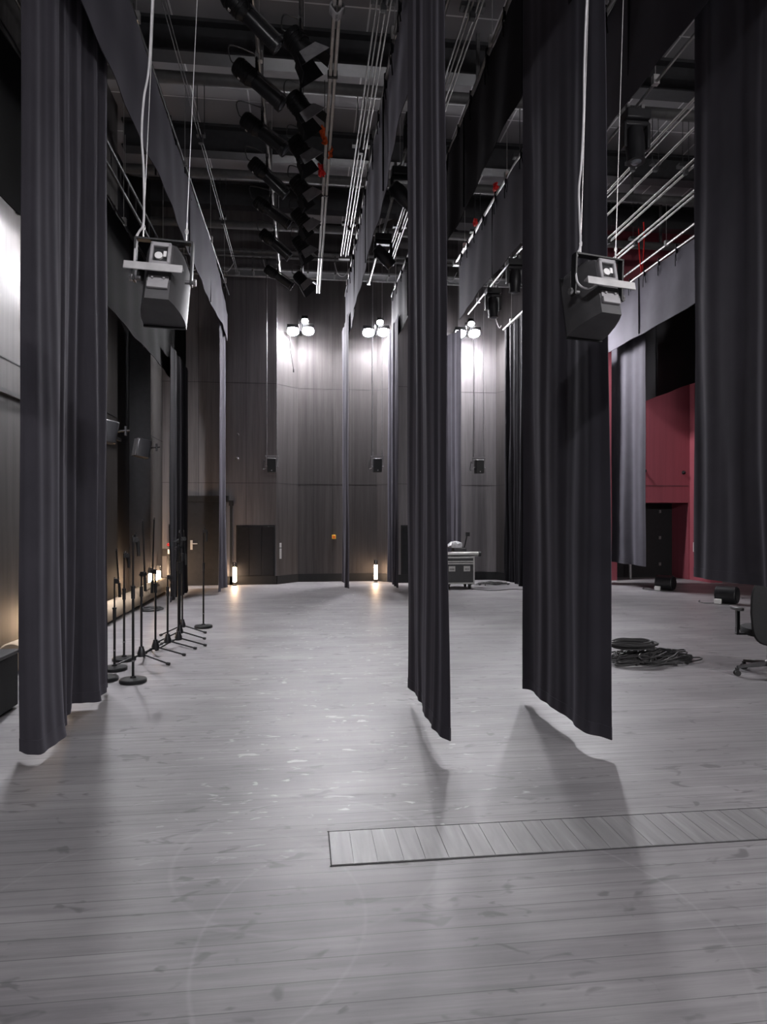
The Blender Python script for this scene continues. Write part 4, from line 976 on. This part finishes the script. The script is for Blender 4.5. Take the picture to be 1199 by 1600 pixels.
# floor monitor speakers
def make_monitor(label, loc, rz):
    t = thing('floor_monitor', label, 'speaker', loc, (0, 0, rz), group='floor monitors')
    m_ = MB(); prof_ = [(math.cos(a) * 0.17, 0.165 + math.sin(a) * 0.165) for a in [math.radians(-90 + 360 * k / 10 + 18) for k in range(10)]]
    m_.prism(prof_, 'x', -0.18, 0.18); m_.build('cabinet', M['black_plastic'], t, bevel=0.02)
    m_ = MB(); m_.prism([(p[0] * 0.86, 0.165 + (p[1] - 0.165) * 0.86) for p in prof_], 'x', 0.18, 0.192); m_.build('grille', M['black_metal'], t)
    m_ = MB(); m_.box((-0.1, -0.2, 0.05), (0.12, 0.07, 0.09)); m_.cyl((-0.1, -0.16, 0.07), (-0.1, -0.1, 0.1), 0.012, n=8); m_.build('connector', M['white'], t, bevel=0.01)
    m_ = MB(); m_.tube(smooth_path([(-0.13, -0.2, 0.02), (-0.3, -0.25, 0.008), (-0.45, -0.12, 0.008), (-0.5, 0.1, 0.008)], 6), 0.008, 6); m_.build('lead', M['cable'], t)
    return t
make_monitor('black floor speaker lying before the dark opening in the red wall', tuple(F_(1040, 922)), math.radians(-48))
make_monitor('black floor speaker lying nearer, left of the office chair back', tuple(F_(1136, 943)), math.radians(-48))

# office chair at the right edge
ch = thing('office_chair', 'black office chair with grey armrest pads cut by the right edge', 'chair', tuple(F_(1204, 1056)), (0, 0, math.radians(-14)))
m_ = MB(); m_.lathe([(0.03, 0.09), (0.05, 0.10), (0.05, 0.15), (0.03, 0.16), (0.028, 0.40)], 20); m_.build('column', M['black_plastic'], ch)
for k in range(5):
    a = math.radians(186) + k * 2 * PI / 5; d = Vector((math.cos(a), math.sin(a), 0)); s_ = Vector((-d.y, d.x, 0))
    m_ = MB(); e0, e1 = d * 0.03 + Vector((0, 0, 0.135)), d * 0.33 + Vector((0, 0, 0.092))
    vs = []
    for p, w, hh in ((e0, 0.03, 0.03), (e1, 0.018, 0.016)):
        vs += [p + s_ * w - Vector((0, 0, hh)), p + s_ * w * 0.7 + Vector((0, 0, hh * 0.6)), p - s_ * w * 0.7 + Vector((0, 0, hh * 0.6)), p - s_ * w - Vector((0, 0, hh))]
    m_.add(vs, [(0, 1, 5, 4), (1, 2, 6, 5), (2, 3, 7, 6), (3, 0, 4, 7), (3, 2, 1, 0), (4, 5, 6, 7)]); b_ = m_.build('base_arm', M['black_plastic'], ch, bevel=0.004)
    m_ = MB(); c_ = d * 0.33 + Vector((0, 0, 0.028))
    for o_ in (-0.016, 0.016): m_.cyl(c_ + s_ * (o_ - 0.01), c_ + s_ * (o_ + 0.01), 0.028, n=16)
    m_.box(c_ + Vector((0, 0, 0.03)), (0.03, 0.03, 0.04)); m_.build('caster', M['rubber'], b_)
def cushion(w, d, h, n=14, sup=3.2):
    vs = []; prof_ = [(0.80, -h / 2), (0.96, -h / 2 * 0.8), (1.0, 0), (0.97, h / 2 * 0.7), (0.86, h / 2)]
    for s_, z in prof_:
        for k in range(2 * n):
            a = 2 * PI * k / (2 * n); c, s2_ = math.cos(a), math.sin(a)
            vs.append((math.copysign(abs(c) ** (2 / sup), c) * w / 2 * s_, math.copysign(abs(s2_) ** (2 / sup), s2_) * d / 2 * s_, z))
    m = 2 * n; fs = [(j * m + k, j * m + (k + 1) % m, (j + 1) * m + (k + 1) % m, (j + 1) * m + k) for j in range(4) for k in range(m)] + [tuple(range(m)), tuple(range(4 * m, 5 * m))]
    return vs, fs
m_ = MB(); vs, fs = cushion(0.50, 0.48, 0.09); m_.add(vs, fs, Matrix.Translation((0, 0.02, 0.45))); m_.build('seat', M['chair_fabric'], ch)
m_ = MB(); vs, fs = cushion(0.60, 0.64, 0.07, 16, 4.0)
Rb = Matrix.Translation((0, -0.25, 0.665)) @ Matrix.Rotation(math.radians(84), 4, 'X')
vs = [Vector((v[0] * (1 - 0.05 * (v[1] / 0.29) * (1 if v[1] > 0 else -0.4)), v[1], v[2] + 0.35 * v[0] * v[0])) for v in vs]
m_.add(vs, fs, Rb); m_.build('backrest', M['chair_fabric'], ch)
m_ = MB(); m_.tube(smooth_path([(0, -0.05, 0.40), (0, -0.22, 0.41), (0, -0.30, 0.50), (0, -0.29, 0.68)], 6), 0.022, 8); m_.box((0, 0, 0.395), (0.22, 0.24, 0.05)); m_.build('mechanism', M['black_plastic'], ch)
for sx in (-1, 1):
    m_ = MB(); m_.box((sx * 0.31, 0.0, 0.56), (0.03, 0.055, 0.20)); m_.box((sx * 0.28, 0.0, 0.42), (0.10, 0.055, 0.02)); m_.box((sx * 0.315, 0.0, 0.45), (0.025, 0.055, 0.08)); ar = m_.build('armrest_post', M['black_plastic'], ch, bevel=0.006)
    m_ = MB(); vs, fs = cushion(0.085, 0.24, 0.035, 12, 3.0); m_.add(vs, fs, Matrix.Translation((sx * 0.31, 0.02, 0.675))); m_.build('armrest_pad', M['pad'], ar)

# ------------------------------------------------------------------ world and view
w = bpy.data.worlds.new('world'); SC.world = w; w.use_nodes = True
w.node_tree.nodes['Background'].inputs['Color'].default_value = (0.0, 0.0, 0.0, 1); w.node_tree.nodes['Background'].inputs['Strength'].default_value = 0
SC.view_settings.view_transform = 'Standard'; SC.view_settings.look = 'None'; SC.view_settings.gamma = 1.0; SC.view_settings.use_curve_mapping = False
SC.view_settings.exposure = 0.0
SC.cycles.use_denoising = True
SC.cycles.max_bounces = 8; SC.cycles.diffuse_bounces = 4; SC.cycles.glossy_bounces = 4
SC.cycles.sample_clamp_indirect = 3.0
